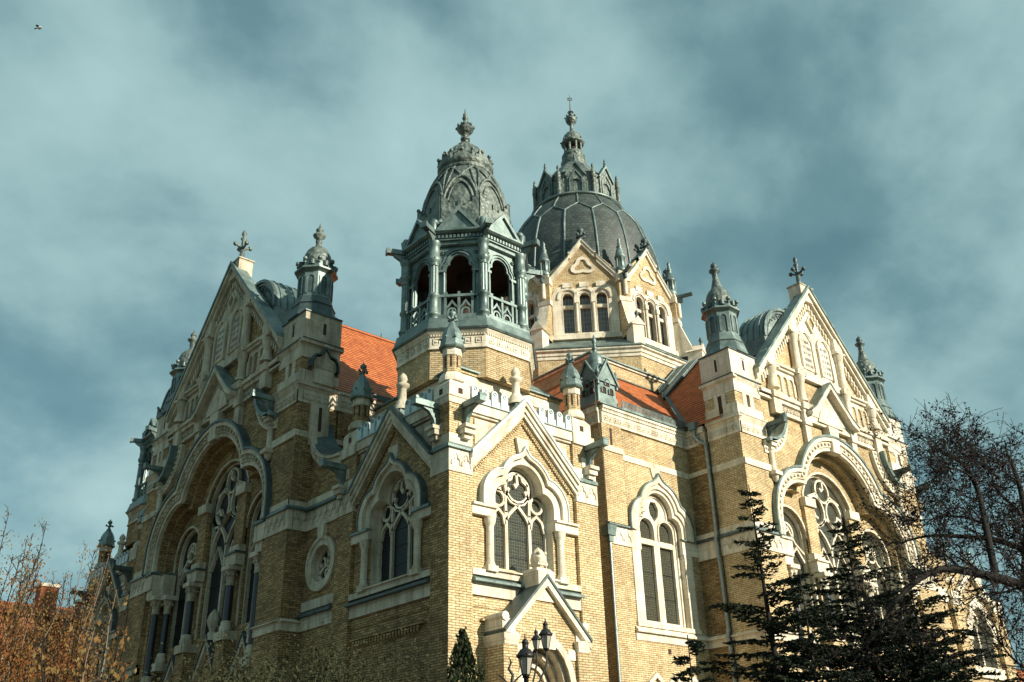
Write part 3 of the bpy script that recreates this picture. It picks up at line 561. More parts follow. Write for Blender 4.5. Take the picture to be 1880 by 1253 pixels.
q=M(); q.face([(10.33,3.23,0),(10.33,8.75,0),(10.33,8.75,17.2),(10.33,3.23,17.2)],'brick'); q.fr=FL(10.336,3.197)
q.box(.02,5.5,16.4,16.92,-.0,.1,'stone'); relief(q,.1,5.4,16.5,16.8,.1,'stone',.3,0); q.box(.02,5.5,16.92,17.2,-.0,.18,'stone'); q.box(.02,5.5,17.2,17.24,-.0,.24,'zinc'); q.build('quadrant_wall',SYN)
# gutter guard railing
q=M(BR); q.box(1.2,5.4,17.3,17.34,.16,.2,'zinc'); q.box(1.2,5.4,17.62,17.65,.16,.19,'zinc')
for i in range(48): u=1.22+4.16*i/47; q.box(u-.02,u+.02,17.3,17.64,.16,.19,'zinc')
q.build('snow_guard',SYN)
# small zinc turret at the quadrant corner
q=M(); x,y=10.95,3.82; q.blk(x-.58,x+.58,y-.58,y+.58,17.26,17.75,'zinc',.05,0); q.blk(x-.55,x+.55,y-.55,y+.55,17.75,18.6,'zinc')
for k in range(4):
    q.fr=octf(.57,2*k,x,y); q.ex([(-.6,18.4),(.6,18.4),(0,19.35)],-.5,.05,'zinc'); q.bar([(-.66,18.35),(0,19.45),(.66,18.35)],.08,0,.12,'zinc')
    for (a,z) in ((-.22,18.05),(.22,18.05),(0,18.42)): q.ex(rarch(a,.11,z-.16,z,6),-.02,-.01+.02,'wood'); q.bar(rarch(a,.14,z-.16,z,6),.04,0,.05,'zinc')
    q.lathe(q.P(.6,0,0),[(.08,18.2),(.08,18.7),(.12,18.74),(.06,18.95),(.01,19.1)],'zinc',6)
q.lathe((x,y,0),[(.42,19.0),(.4,19.35),(.34,19.4),(.38,19.5),(.36,19.75),(.24,19.95),(.1,20.05),(.09,20.2),(.14,20.25),(.07,20.35),(.07,20.5),(.12,20.6),(.08,20.75),(.02,20.95)],'zinc',14); q.build('roof_turret',SYN)
# ----- roofs
r=M(); S_=.9
zv=17.28
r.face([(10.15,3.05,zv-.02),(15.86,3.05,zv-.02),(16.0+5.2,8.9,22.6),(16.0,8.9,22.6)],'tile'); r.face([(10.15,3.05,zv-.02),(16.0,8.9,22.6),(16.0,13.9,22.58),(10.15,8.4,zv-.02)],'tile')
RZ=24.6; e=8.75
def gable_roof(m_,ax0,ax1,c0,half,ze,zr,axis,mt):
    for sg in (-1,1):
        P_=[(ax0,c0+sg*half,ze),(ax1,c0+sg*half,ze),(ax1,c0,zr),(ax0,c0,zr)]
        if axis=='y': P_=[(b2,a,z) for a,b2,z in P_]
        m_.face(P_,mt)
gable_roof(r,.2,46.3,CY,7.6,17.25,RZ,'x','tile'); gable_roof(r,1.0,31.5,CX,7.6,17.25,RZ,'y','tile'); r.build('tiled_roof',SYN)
z=M(); z.tube([(CX,1.2,RZ+.03),(CX,9,RZ+.03)],.09,'tile',6); z.build('roof_ridge',SYN); z=M(); z.tube([(.4,CY,RZ+.03),(16.4,CY,RZ+.03)],.09,'tile',6)
for i in range(4): z.box if 0 else z.tube([(2.5+i*2.6,CY,RZ+.1),(2.5+i*2.6,CY,RZ+.35)],.025,'iron',4)
z.build('roof_ridge',SYN)
v=M()  # zinc valley between bay roof and transept roof, and flashing up to the drum
A=Vector((15.6,2.9,17.3)); B=Vector((21.3,8.7,22.75)); off=Vector((-.22,.0,.06)); v.face([A+off,A+Vector((.25,-.0,.12)),B+Vector((.25,0,.12)),B+off],'zinc_dark')
pf=lambda x,y,o=.07: Vector((x-o*.7,y,17.25+.98*(x-15.66)+o))
v.face([pf(19.75,7.35),pf(21.2,8.84),pf(23.26,8.84),pf(23.26,7.35)],'zinc'); v.face([pf(19.75,7.35,.0),pf(19.75,7.35),pf(23.26,7.35),pf(23.26,7.35,0)],'zinc_dark')
for t in (0,.5,1): v.tube([pf(19.75,7.35,.1).lerp(pf(21.2,8.84,.1),t),pf(23.26,7.35,.1).lerp(pf(23.26,8.84,.1),t)],.05,'zinc',4)
v.face([(16.0,8.86,22.62),(21.2,8.86,22.62),(21.2,8.6,22.4),(16.0,8.6,22.4)],'zinc')
v.build('zinc_flashing',SYN)
# ----- nave / transept bodies
b_=M()
b_.blk(1.1,46,8.72,2*CY-8.72,0,17.2,'brick_shade'); b_.blk(15.87,2*CX-15.87,2.0,31,0,17.2,'brick_shade'); b_.blk(10.4,15.9,3.6,8.8,0,17.1,'brick_shade')
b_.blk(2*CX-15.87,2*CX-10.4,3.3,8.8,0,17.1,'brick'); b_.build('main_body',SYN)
# transept side wall facing the window bay
TS=FL(15.857,.172); m_=M(TS); m_.flat([(1.95,0),(3.05,0),(3.05,17.2),(1.95,17.2)],-.02,'brick')
m_.box(1.9,3.03,16.4,16.92,-.1,.06,'stone'); relief(m_,1.95,3.0,16.5,16.8,.06,'stone',.3,0); m_.box(1.9,3.03,16.92,17.2,-.1,.14,'stone'); m_.box(1.9,3.03,15.05,15.25,-.1,.03,'stone')
m_.box(1.9,3.03,11.33,12.08,-.1,.05,'stone'); m_.drip(1.9,3.03,12.08,12.24,-.05,.15,'zinc_dark'); m_.box(1.9,3.03,12.24,12.45,-.1,.02,'stone'); m_.box(1.9,3.03,7.75,8.05,-.1,.05,'stone'); m_.drip(1.9,3.03,8.05,8.25,-.05,.14,'stone'); m_.build('transept_side_wall',SYN)
m_=M(FR(0,8.714)); bo='brick_shade'; so_='stone_shade'
m_.box(.95,10.2,16.4,17.1,-.1,.08,so_); m_.box(.95,10.2,17.1,17.28,-.1,.16,so_); relief(m_,1.1,8.2,16.55,16.9,.08,so_,.34,0); m_.box(1.3,1.9,15.4,16.4,-.1,.1,bo)
m_.box(.95,3.2,15.0,15.2,-.1,.05,so_); m_.box(1.9,10.2,17.28,17.5,.0,.2,'zinc_dark'); m_.build('nave_side_wall',SYN)
# ----- big gable fronts
def gable_front(fr,side):
    s_,c_,b_=ST(side); g_='glass' if side=='R' else 'glass_dark'; c=7.4; wd=-.2; m_=M(fr)
    TI=lambda o,zb,n=12: trefoil(c,14.0,3.05+o,3.15,12.9,2.0+o,zb,n)
    op=TI(0,0); SLP=1.09
    m_.flat([(1.7,0),(13.1,0),(13.1,19.7),(c,19.7+5.7*SLP),(1.7,19.7)],wd,b_,[op]); m_.strip(op,wd,-.9,b_)
    # inner wall with three lights
    tops=[rarch(c,1.45,8.75,13.2,12,1.55)]
    tops[0]=[(c-1.5,8.75),(c-1.5,13.3)]+[(c+2.15*math.cos(PI-PI*i/14)*(1 if 1<i<13 else .93),13.9+2.25*math.sin(PI*i/14)) for i in range(15)]+[(c+1.5,13.3),(c+1.5,8.75)]
    sides=[rarch(c+sg*3.5,1.25,8.75,12.7,10) for sg in (-1,1)]
    m_.flat(TI(.1,0),-.9,b_,[tops[0]]+sides)
    for p in [tops[0]]+sides: m_.strip(p,-.9,-1.35,b_)
    for p in [tops[0]]+sides:
        m_.ring(offset(p,.1),p,-.84,s_,-.9)
    # hood mouldings of the great trefoil
    O=lambda o,zb: TI(o,zb)
    m_.ring(O(.64,12.1),O(.46,12.1),.14,s_,wd); m_.ring(O(.46,12.1),O(.16,12.1),.04,c_,wd); m_.ring(O(.16,12.1),O(0,12.1),-.02,s_,wd); m_.ring(O(.74,12.1),O(.64,12.1),.2,'zinc' if side=='R' else 'zinc_dark',wd)
    pth=O(.31,12.1)
    for (a,b2) in zip(pth,pth[1:]):
        L=math.dist(a,b2); n=max(1,round(L/.24))
        for i in range(n):
            t=(i+.5)/n; m_.ball(m_.P(a[0]+(b2[0]-a[0])*t,a[1]+(b2[1]-a[1])*t,.05),.085,c_,5)
    ri=O(-.02,12.1)
    m_.ring(O(.0,12.1),O(-.22,12.1),-.5,b_,-.9)
    # key block
    m_.ex([(c-.42,18.25),(c+.42,18.25),(c+.3,17.3),(c+.34,16.95),(c-.34,16.95),(c-.3,17.3)],wd,.16,s_)
    # imposts beside the opening
    for sg in (-1,1):
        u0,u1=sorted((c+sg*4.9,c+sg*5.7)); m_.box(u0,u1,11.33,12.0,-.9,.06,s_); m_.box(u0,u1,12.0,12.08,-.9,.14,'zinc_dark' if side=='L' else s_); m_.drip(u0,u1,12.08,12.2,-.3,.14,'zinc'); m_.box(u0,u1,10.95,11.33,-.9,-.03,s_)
        u0,u1=sorted((c+sg*4.55,c+sg*5.0)); m_.box(u0,u1,10.95,12.0,-.9,-.35,s_); m_.drip(u0,u1,12.0,12.15,-.9,-.28,'zinc')
        # pier impost
        u=c+sg*1.85; m_.box(u-.45,u+.45,11.15,11.62,-.9,-.5,s_); m_.box(u-.5,u+.5,11.62,11.7,-.9,-.42,'zinc_dark' if side=='L' else s_); m_.box(u-.42,u+.42,11.7,12.0,-.9,-.6,s_,0,-.0); m_.box(u-.4,u+.4,12.0,14.2,-.9,-.72,b_); m_.box(u-.42,u+.42,14.2,14.6,-.9,-.6,s_)
        m_.box(u-.4,u+.4,6.6,8.2,-.9,-.4,b_); m_.box(u-.46,u+.46,8.2,8.55,-.9,-.34,s_)
    # piers (near and far)
    for (u0,u1) in ((0,1.9),(12.9,14.8)):
        m_.box(u0,u1,0,11.33,-1.75,0,b_); m_.box(u0,u1,11.33,12.08,-1.75,.04,s_); m_.box(u0,u1,12.08,12.14,-1.75,.14,'zinc'); m_.box(u0,u1,12.14,12.28,-1.75,.0,'zinc',.14,0); m_.box(u0,u1,12.28,12.5,-1.75,.0,s_)
        m_.box(u0,u1,12.5,14.95,-1.75,-.04,b_); m_.box(u0,u1,14.95,15.25,-1.75,.02,s_); m_.box(u0,u1,15.25,16.4,-1.75,-.06,b_)
        m_.box(u0,u1,16.4,16.95,-1.75,.0,s_); m_.box(u0,u1,16.95,17.2,-1.75,.0,s_,.0,.12); m_.box(u0,u1,17.2,17.26,-1.75,.12,s_,.02,.02)
        a=.0
        m_.box(u0,u1,17.26,17.75,-1.75,-.04,s_); 
        uc=(u0+u1)/2; m_.box(u0+.02,uc-.4,17.75,18.35,-1.74,-.07,b_); m_.box(uc+.4,u1-.02,17.75,18.35,-1.74,-.07,b_); m_.box(uc-.4,uc-.12,17.75,18.35,-1.74,-.05,s_); m_.box(uc+.12,uc+.4,17.75,18.35,-1.74,-.05,s_); m_.box(uc-.12,uc+.12,17.5,18.35,-1.7,-.3,'wood')
        m_.box(u0,u1,18.35,18.85,-1.75,-.04,s_); m_.box(u0,u1,18.85,19.05,-1.75,-.04,s_,0,.12); m_.box(u0,u1,19.05,19.1,-1.75,.08,'zinc_dark',.04,.04)
        m_.box(u0,u1,19.1,20.4,-1.75,-.06,s_); m_.box(uc-.07,uc+.07,19.55,20.05,-.1,-.05,'wood'); m_.box(uc-.13,uc+.13,20.12,20.16,-.1,-.02,s_)
        m_.box(u0,u1,20.4,20.46,-1.75,-.06,'zinc_dark',.05,.05); m_.box(u0,u1,20.46,20.8,-1.7,-.1,'zinc_dark',0,-.45)
        relief(m_,u0+.1,u1-.1,16.5,16.8,.0,s_,.34,0); arcs_band(m_,u0+.15,u1-.15,11.5,11.95,.04,s_,.42)
        m_.box(u0,u1,7.75,8.05,-1.75,.05,s_); m_.drip(u0,u1,8.05,8.2,-.1,.14,s_)
    # side faces of near pier get the same ornament
    # raking cornice
    top=lambda o: [(1.75,19.95-o),(c,19.95+5.65*SLP-o),(13.05,19.95-o)]
    m_.ring(top(-.06),top(.1),.28,'zinc',-.35); m_.ring(top(.1),top(.36),.22,s_,wd); m_.ring(top(.36),top(.62),.08,s_,wd); m_.ring(top(.62),top(1.25),-.1,c_,wd)
    n=26
    for sg in (-1,1):
        for i in range(n):
            t=(i+.6)/n*5.1; u=c+sg*t; z=19.95+5.65*SLP-.8-t*SLP
            if z>19.4: m_.box(u-.05,u+.05,z-.42,z-.1,-.1,-.02,s_)
    # apex block
    m_.box(c-.58,c+.58,25.2,26.12,-.62,.1,s_); m_.box(c-.63,c+.63,26.12,26.18,-.67,.14,'stone_shade')
    # pilasters
    for w_,cap,zt in ((2.0,22.8,23.6),(4.35,20.35,21.1)):
        for sg in (-1,1):
            u=c+sg*w_; m_.box(u-.34,u+.34,cap,zt,wd,.14,s_); m_.box(u-.4,u+.4,cap-.06,cap+.04,wd,.24,s_); zb=20.75 if w_<3 else 19.2
            m_.lathe(m_.P(u,0,-.02),[(.3,zb),(.3,zb+.12),(.22,zb+.3),(.2,cap-.5),(.24,cap-.42),(.3,cap-.1),(.3,cap)],s_,10)
            if w_<3:
                m_.box(u-.36,u+.36,20.5,20.72,wd,.2,s_,0,.06); m_.lathe(m_.P(u,0,-.02),[(.26,19.15),(.26,19.25),(.2,19.35),(.2,20.05),(.27,20.3),(.3,20.5)],s_,10)
            m_.box(u-.34,u+.34,18.72,19.0,wd,.18,s_,0,.07); m_.box(u-.28,u+.28,17.95,18.72,wd,.1,s_); 
            if w_<3: m_.box(u-.22,u+.22,16.6 if w_<3 else 17.6,17.95,wd,.02,s_)
    # cornice A (w 1.9-4.3) and B; centre sill under tablets
    for sg in (-1,1):
        for (a,b2,z0,z1,dd) in ((2.25,4.45,20.42,20.55,.0),(2.25,4.5,20.55,20.66,.1),(4.3,5.65,18.72,18.86,.0),(2.3,5.5,18.8,18.97,.1),(2.3,5.6,18.6,18.8,.0)):
            u0,u1=sorted((c+sg*a,c+sg*b2)); m_.box(u0,u1,z0,z1,wd,dd,s_)
        u0,u1=sorted((c+sg*2.35,c+sg*4.05)); m_.box(u0,u1,19.0,20.42,wd,-.12,s_)
        for k in range(3): 
            u=c+sg*(2.72+.5*k); m_.ex(rarch(u,.16,19.25,19.95,8),-.14,-.115,b_); m_.bar(rarch(u,.2,19.25,19.95,8),.07,-.12,-.04,s_)
            m_.tube([m_.P(u+.25,19.2,-.06),m_.P(u+.25,19.9,-.06)],.05,s_,6)
        relief(m_,u0,u1,18.28,18.55,-.1,s_,.3,0); m_.box(u0,u1,18.15,18.6,wd,-.12,s_); m_.box(u0,u1,18.05,18.15,wd,-.05,s_)
        # swept curve from pilaster foot to pier
        cu=c+sg*5.8; sgn=-sg
        P1=[(cu+sgn*1.72*math.cos(t),17.95+1.75*math.sin(t)) for t in [-PI/2*i/10 for i in range(11)]]; 
        for w2,d_,mm,o_ in ((.16,.1,'zinc' if side=='L' else s_,-.05),(.42,0,s_,.2)):
            P2=[(cu+sgn*(1.72+o_)*math.cos(t),17.95+(1.75+o_)*math.sin(t)) for t in [-PI/2*i/10 for i in range(11)]]
            m_.bar(P2,w2,wd,d_,mm)
        for i in range(12):
            t=-PI/2*(i+.5)/12; m_.ball(m_.P(cu+sgn*1.92*math.cos(t),17.95+1.95*math.sin(t),.0),.09,s_,5)
        m_.ring([(cu+sgn*(1.66)*math.cos(t),17.95+1.69*math.sin(t)) for t in [-PI/2*i/10 for i in range(11)]],[(cu+sgn*(1.5)*math.cos(t),17.95+1.53*math.sin(t)) for t in [-PI/2*i/10 for i in range(11)]],.34,'zinc',wd)
        # corner brackets (engaged colonnette with corbel) between arch and pier
    # central field: base, two round-topped tablets, lozenge
    m_.ex([(c-1.75,20.9),(c+1.75,20.9),(c+1.75,22.9),(c,24.75),(c-1.75,22.9)],wd,-.1,s_); m_.box(c-2.0,c+2.0,20.5,20.85,wd,.02,s_)
    for sg in (-1,1):
        u=c+sg*.8; m_.bar(rarch(u,.52,21.1,22.75,10),.14,-.1,.02,s_); m_.ex(rarch(u,.44,21.15,22.72,10),-.1,-.05,s_)
        m_.bar([(u-.62,22.6),(u,23.35),(u+.62,22.6)],.07,-.1,.0,s_)
    m_.bar([(c,24.45),(c+.34,24.0),(c,23.5),(c-.34,24.0),(c,24.45)],.09,-.1,.02,s_); m_.ex([(c,24.3),(c+.22,24.0),(c,23.7),(c-.22,24.0)],-.1,-.06,b_)
    # gablet over the key with inscribed panel
    m_.ex([(c-1.7,18.55),(c+1.7,18.55),(c,20.2)],wd,.06,c_); m_.ring([(c-2.05,18.6),(c-1.6,18.9),(c,20.5),(c+1.6,18.9),(c+2.05,18.6)],[(c-2.0,18.42),(c-1.5,18.66),(c,20.22),(c+1.5,18.66),(c+2.0,18.42)],.42,s_,wd)
    m_.ring([(c-2.07,18.66),(c-1.6,18.97),(c,20.58),(c+1.6,18.97),(c+2.07,18.66)],[(c-2.05,18.6),(c-1.6,18.9),(c,20.5),(c+1.6,18.9),(c+2.05,18.6)],.46,'zinc',wd)
    m_.ex([(c-1.1,18.35),(c+1.1,18.35),(c+.75,18.95),(c,19.5),(c-.75,18.95)],.06,.1,s_); m_.box(c-1.7,c+1.7,18.2,18.55,wd,.02,s_)
    o=m_.build('gable_wall',SYN); rnd=random.Random(5)
    # carved letters on the tablets and the gablet panel
    t=M(fr)
    for sg in (-1,1):
        for k in range(5):
            z=22.75-.33*k; u=c+sg*.8-.34
            while u<c+sg*.8+.32:
                w2=rnd.uniform(.04,.09); h=rnd.uniform(.1,.15)
                t.box(u,u+w2,z,z+.03,-.05,-.035,'inscription'); t.box(u+w2-.025,u+w2,z-h,z,-.05,-.035,'inscription')
                if rnd.random()<.5: t.box(u,u+.025,z-h,z,-.05,-.035,'inscription')
                u+=w2+rnd.choice((.035,.035,.09))
    t.build('inscription',o)
    # tracery windows
    def win(path,parts,nm='window'):
        w=M(fr); 
        for p,wd2 in parts: w.bar(p,wd2*.8,-1.22,-1.04,s_)
        w.ring(path,offset(path,-.1),-1.04,s_,-1.25); oo=w.build(nm,SYN); g=M(fr); g.flat(path,-1.2,g_)
        for z in (9.8,10.9,12.0): g.box(min(x for x,_ in path)+.05,max(x for x,_ in path if x)-.05 if 0 else max(q[0] for q in path if q[1]<12)-.05,z-.02,z+.02,-1.2,-1.17,'iron')
        g.build('glass',oo)
    V=[]
    V+=[([(c,8.8),(c,12.6)],.16)]
    for sg in (-1,1):
        V+=[([(c+sg*1.4,12.2),(c+sg*1.25,12.9),(c+sg*.7,13.55),(c,14.0)],.13),([(c,12.5),(c+sg*.3,13.0),(c+sg*.7,13.4)],.12),([(c+sg*.7,13.45),(c+sg*1.3,13.5)],.12)]
        V+=[([(c+sg*.72+.62*math.cos(q),14.3+.72*math.sin(q)) for q in [2*PI*i/18 for i in range(19)]],.13)]
        V+=[([(c+sg*1.3,14.1),(c+sg*.95,14.22),(c+sg*.85,14.0),(c+sg*.68,13.95)],.13),([(c+sg*.7,12.2+.35),(c+sg*.35,12.0),(c+sg*.1,11.6)],.07),([(c+sg*.7,12.55),(c+sg*1.05,12.0),(c+sg*1.32,11.6)],.07)]
    V+=[(circ(c,15.35,.55,18)+[(c+.55,15.35)],.13),([(c+.1,15.9),(c+.12,15.5),(c-.05,15.38),(c-.15,15.5)],.12),([(c-1.3,14.9),(c-.5,15.2)],.1),([(c+1.3,14.9),(c+.5,15.2)],.1)]
    win(tops[0],V)
    for sg in (-1,1):
        u=c+sg*3.45; V=[([(u,8.8),(u,11.6)],.13)]
        for s2 in (-1,1): V+=[([(u,11.5),(u+s2*.25,11.95),(u+s2*.55,12.2),(u+s2*1.05,11.6)],.11),([(u+s2*1.1,12.0),(u+s2*.5,12.4),(u,13.2)],.1)]
        V+=[(circ(u,12.85,.42,14)+[(u+.42,12.85)],.11),([(u,13.25),(u+.05,12.95),(u-.12,12.85)],.1)]
        win(sides[0 if sg<0 else 1],V)
    # columns
    def column(u,d,z0,z1,r=.17,low=False):
        k=M(fr); k.lathe(k.P(u,0,d),[(r*1.5,z0-.45),(r*1.5,z0-.2),(r*1.2,z0-.12),(r*1.3,z0-.02),(r,z0+.02)],s_,12); k.box(u-.3,u+.3,z0-.75,z0-.42,d-.3,d+.3,s_)
        k.lathe(k.P(u,0,d),[(r,z0),(r*.92,z1)],'marble',16)
        k.lathe(k.P(u,0,d),[(r*1.05,z1),(r*1.15,z1+.06),(r*.98,z1+.1),(r*1.1,z1+.3),(r*1.5,z1+.55),(r*1.9,z1+.62)],c_,12); k.box(u-.34,u+.34,z1+.6,z1+.78,d-.3,d+.3,s_)
        for j in range(8): a=2*PI*j/8; q=k.P(u,0,d); k.ball((q.x+r*1.4*math.cos(a),q.y+r*1.4*math.sin(a),z1+.42),.06,c_,5)
        k.build('column',SYN)
    for sg in (-1,1): column(c+sg*1.85,-.6,8.95,10.35); column(c+sg*4.85,-.3,7.6,10.25,.16); column(c+sg*4.5,-.68,8.55,10.25,.15)
    # three door gablets in the recess
    for k in (-1,0,1):
        p=M(fr); u=c+k*3.25; h=8.55 if k==0 else 8.2; w2=1.25 if k==0 else 1.0
        p.ex([(u-w2,0),(u+w2,0),(u+w2,h-w2*1.5),(u,h),(u-w2,h-w2*1.5)],-1.5,-.85,b_,[rarch(u,.6,0,4.6,8,1.4)]); p.ring([(u-w2-.1,h-w2*1.5-.1),(u,h+.12),(u+w2+.1,h-w2*1.5-.1)],[(u-w2-.1,h-w2*1.5-.38),(u,h-.22),(u+w2+.1,h-w2*1.5-.38)],-.68,s_,-1.5)
        p.ring([(u-w2-.12,h-w2*1.5-.04),(u,h+.2),(u+w2+.12,h-w2*1.5-.04)],[(u-w2-.1,h-w2*1.5-.12),(u,h+.1),(u+w2+.1,h-w2*1.5-.12)],-.62,'zinc_dark',-1.5)
        p.ring(rarch(u,.85,3,4.6,8,1.4),rarch(u,.6,3,4.6,8,1.4),-.78,c_,-.9); p.flat(rarch(u,.6,0,4.6,8,1.4),-1.3,'wood')
        q=p.P(u,0,-.9); p.lathe((q.x,q.y,0),[(.3,h-.05),(.2,h+.25),(.12,h+.35),(.2,h+.5),(.28,h+.75),(.2,h+1.0),(.05,h+1.2)] if k==0 else [(.12,h),(.1,h+.2),(.14,h+.3),(.02,h+.5)],s_,10); p.build('porch_gablet',SYN)
    # engaged colonnettes on corbels with water spouts near each pier
    for u in (2.0,12.8):
        k=M(fr); k.lathe(k.P(u,0,.02),[(.02,14.5),(.16,14.62),(.2,14.8),(.2,15.0),(.13,15.1),(.13,16.0),(.22,16.2),(.24,16.35)],s_,10); k.box(u-.25,u+.25,16.33,16.45,-.2,.3,s_); k.box(u-.25,u+.25,14.78,14.95,-.2,.28,s_); k.build('colonnette',SYN)
        gargoyle(fr,u,17.0,.0,'zinc_dark' if side=='R' else 'zinc',s_,1.0)
    # zinc barrel vaults riding behind the rake
    for sg in (-1,1):
        v=M(fr); cu=c+sg*1.75; RR=2.05; zc=22.3; n=16
        pa=[(cu+RR*math.cos(PI*i/n),zc+RR*math.sin(PI*i/n)) for i in range(n+1)]
        for (r_,d_) in ((1.0,-.35),(.93,-.42)): v.ring([(cu+(x-cu)*r_,zc+(z-zc)*r_) for x,z in pa],[(cu+(x-cu)*(r_-.07),zc+(z-zc)*(r_-.07)) for x,z in pa],d_,'zinc',-.5)
        v.fill([[v.P(x,z,-.48) for x,z in pa]],'zinc'); v.strip(pa,-.35,-1.95,'zinc_dark' if 0 else 'zinc',True); v.fill([[v.P(x,z,-1.95) for x,z in pa]],'zinc')
        for dd in (-.7,-1.05,-1.4,-1.75): v.tube([v.P(cu+(x-cu)*1.01,zc+(z-zc)*1.01,dd) for x,z in pa],.035,'zinc',5,caps=False)
        for i in range(1,n): 
            a=PI*i/n
            for rr2 in (.82,.62): v.tube([v.P(cu+RR*rr2*math.cos(a+q*.09),zc+RR*(rr2+abs(q)*.0-.1+.1*(1-q*q))*math.sin(a+q*.09),-.46) for q in (-1,-.5,0,.5,1)],.04,'zinc_dark',4,caps=False)
        v.box(cu-RR,cu+RR,zc-.8,zc,-1.95,-.4,'zinc'); v.tube([v.P(cu-sg*.4,24.35,-.3),v.P(cu-sg*.4,24.35,-1.4)],.26,'zinc',12); v.build('barrel_vault',SYN)
    q=fr.p(c,26.16,-.25); cross_finial('gable_finial',q.x,q.y,q.z,1.95,s_,'zinc_dark' if side=='R' else 'lead',fr.U)
    # octagonal zinc turrets on the corner blocks
    for u in (.95,13.85):
        q=fr.p(u,0,-.9); t=M(); X=(q.x,q.y,0)
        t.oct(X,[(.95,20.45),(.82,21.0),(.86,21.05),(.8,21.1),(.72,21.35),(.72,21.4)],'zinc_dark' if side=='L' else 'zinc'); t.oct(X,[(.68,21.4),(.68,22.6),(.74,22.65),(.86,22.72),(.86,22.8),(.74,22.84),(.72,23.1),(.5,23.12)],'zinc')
        for k in range(8):
            f2=octf(.68,k,q.x,q.y); t.fr=f2; t.ex(rarch(0,.12,21.6,22.28,6),0,.012,'zinc_dark'); t.bar(rarch(0,.15,21.55,22.28,6),.05,0,.05,'zinc'); t.bar([(-.2,21.55),(-.2,22.4)],.04,0,.05,'zinc')
            th=-PI/2-PI/8-k*PI/4; r_=.75/math.cos(PI/8); t.ball((q.x+r_*math.cos(th),q.y+r_*math.sin(th),23.22),.1,'zinc',8); t.lathe((q.x+r_*math.cos(th),q.y+r_*math.sin(th),0),[(.05,23.0),(.05,23.12),(.1,23.14)],'zinc',6)
            t.fr=octf(.74,k,q.x,q.y); t.lathe(t.P(0,23.02,.0),[(.13,-.12),(.13,.1)],'zinc_dark',8)
        tt=t.build('corner_turret',SYN); d=M()
        d.lathe(X,[(.58,23.05),(.58,23.25),(.62,23.42),(.6,23.5),(.6,23.56),(.54,23.75),(.5,23.8),(.5,23.85),(.38,24.02),(.3,24.08)]+([(.24,24.12),(.2,24.16)] if side=='L' else [(.24,24.3),(.17,24.6),(.13,24.8)]),'lead',18); d.build('dome_cap',tt)
        f=M(); f.lathe(X,[(.15,24.1),(.12,24.4),(.15,24.45),(.13,24.6),(.26,24.72),(.28,24.8),(.18,24.84),(.09,24.9),(.15,25.0),(.17,25.08),(.09,25.18),(.04,25.25),(.01,25.45)] if side=='L' else [(.13,24.75),(.16,24.85),(.12,24.95),(.26,25.08),(.27,25.16),(.12,25.22),(.12,25.28),(.18,25.36),(.14,25.5),(.04,25.58),(.01,25.7)],'lead' if side=='L' else 'zinc_dark',12)
        f.build('finial',tt)
    # ogee-headed stone panel on the pier's visible side face is built in pier_sides
    return o
GR=FR(15.857,.172); GL=FL(-.74,8.714)
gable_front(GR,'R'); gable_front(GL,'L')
# side faces of the near piers (they face the viewer too)
for fr,side,w_ in ((FL(15.857,.172),'R',1.75),(FR(-.74,8.714),'L',1.75)):
    s_,c_,b2=ST(side); m_=M(fr); m_.box(.1,w_-.1,7.6,20.3,-.3,-.08,b2)
    m_.box(0,w_,16.4,16.92,-.1,.03,s_); m_.box(-.1,w_,17.1,17.26,-.1,.14,s_); m_.box(-.1,w_+.1,18.95,19.1,-.1,.13,s_); m_.box(-.06,w_+.06,19.1,19.14,-.1,.16,'zinc_dark'); m_.box(-.03,w_,14.98,15.22,-.1,.02,s_)
    m_.box(-.03,w_,11.33,12.08,-.1,.05,s_); m_.drip(-.12,w_,12.08,12.24,-.05,.15,'zinc_dark'); m_.box(0,w_,12.24,12.45,-.1,.02,s_); m_.box(0,w_,7.75,8.05,-.1,.05,s_); m_.drip(0,w_,8.05,8.2,-.05,.14,s_); arcs_band(m_,.1,w_-.05,11.5,11.95,.05,s_,.42); m_.box(0,w_,17.26,17.8,-.1,.02,s_)
    relief(m_,.1,w_-.05,16.5,16.8,.03,s_,.33,0)
    if side=='R':
        m_.box(w_*.5-.3,w_*.5+.3,17.7,18.9,-.1,.03,s_); m_.box(w_*.5-.1,w_*.5+.1,17.45,18.3,.0,.034,'wood'); m_.box(w_*.5-.06,w_*.5+.06,19.5,20.1,-.0,.004,'wood'); m_.box(-.02,w_,19.14,20.4,-.1,.001,s_) if 0 else None
    else:
        c=w_*.55; m_.box(c-.45,c+.45,17.26,17.9,-.1,.22,s_); m_.ex([(c-.5,17.9),(c+.5,17.9),(c+.52,18.15),(c+.42,18.35),(c+.2,18.42),(c,18.75),(c-.2,18.42),(c-.42,18.35),(c-.52,18.15)],0,.24,c_); m_.bar([(c-.62,17.9),(c-.6,18.2),(c-.45,18.46),(c-.22,18.52),(c,18.85),(c+.22,18.52),(c+.45,18.46),(c+.6,18.2),(c+.62,17.9)],.07,0,.3,'zinc_dark')
        m_.box(c-.4,c+.4,14.7,16.4,-.1,.12,s_); m_.box(c-.07,c+.07,15.3,16.3,.1,.125,'wood'); m_.box(c-.07,c+.07,19.55,20.05,0,.006,'wood'); m_.box(-.0,.95,12.45,15.0,-.1,.03,b2)
    m_.build('pier_side',SYN)
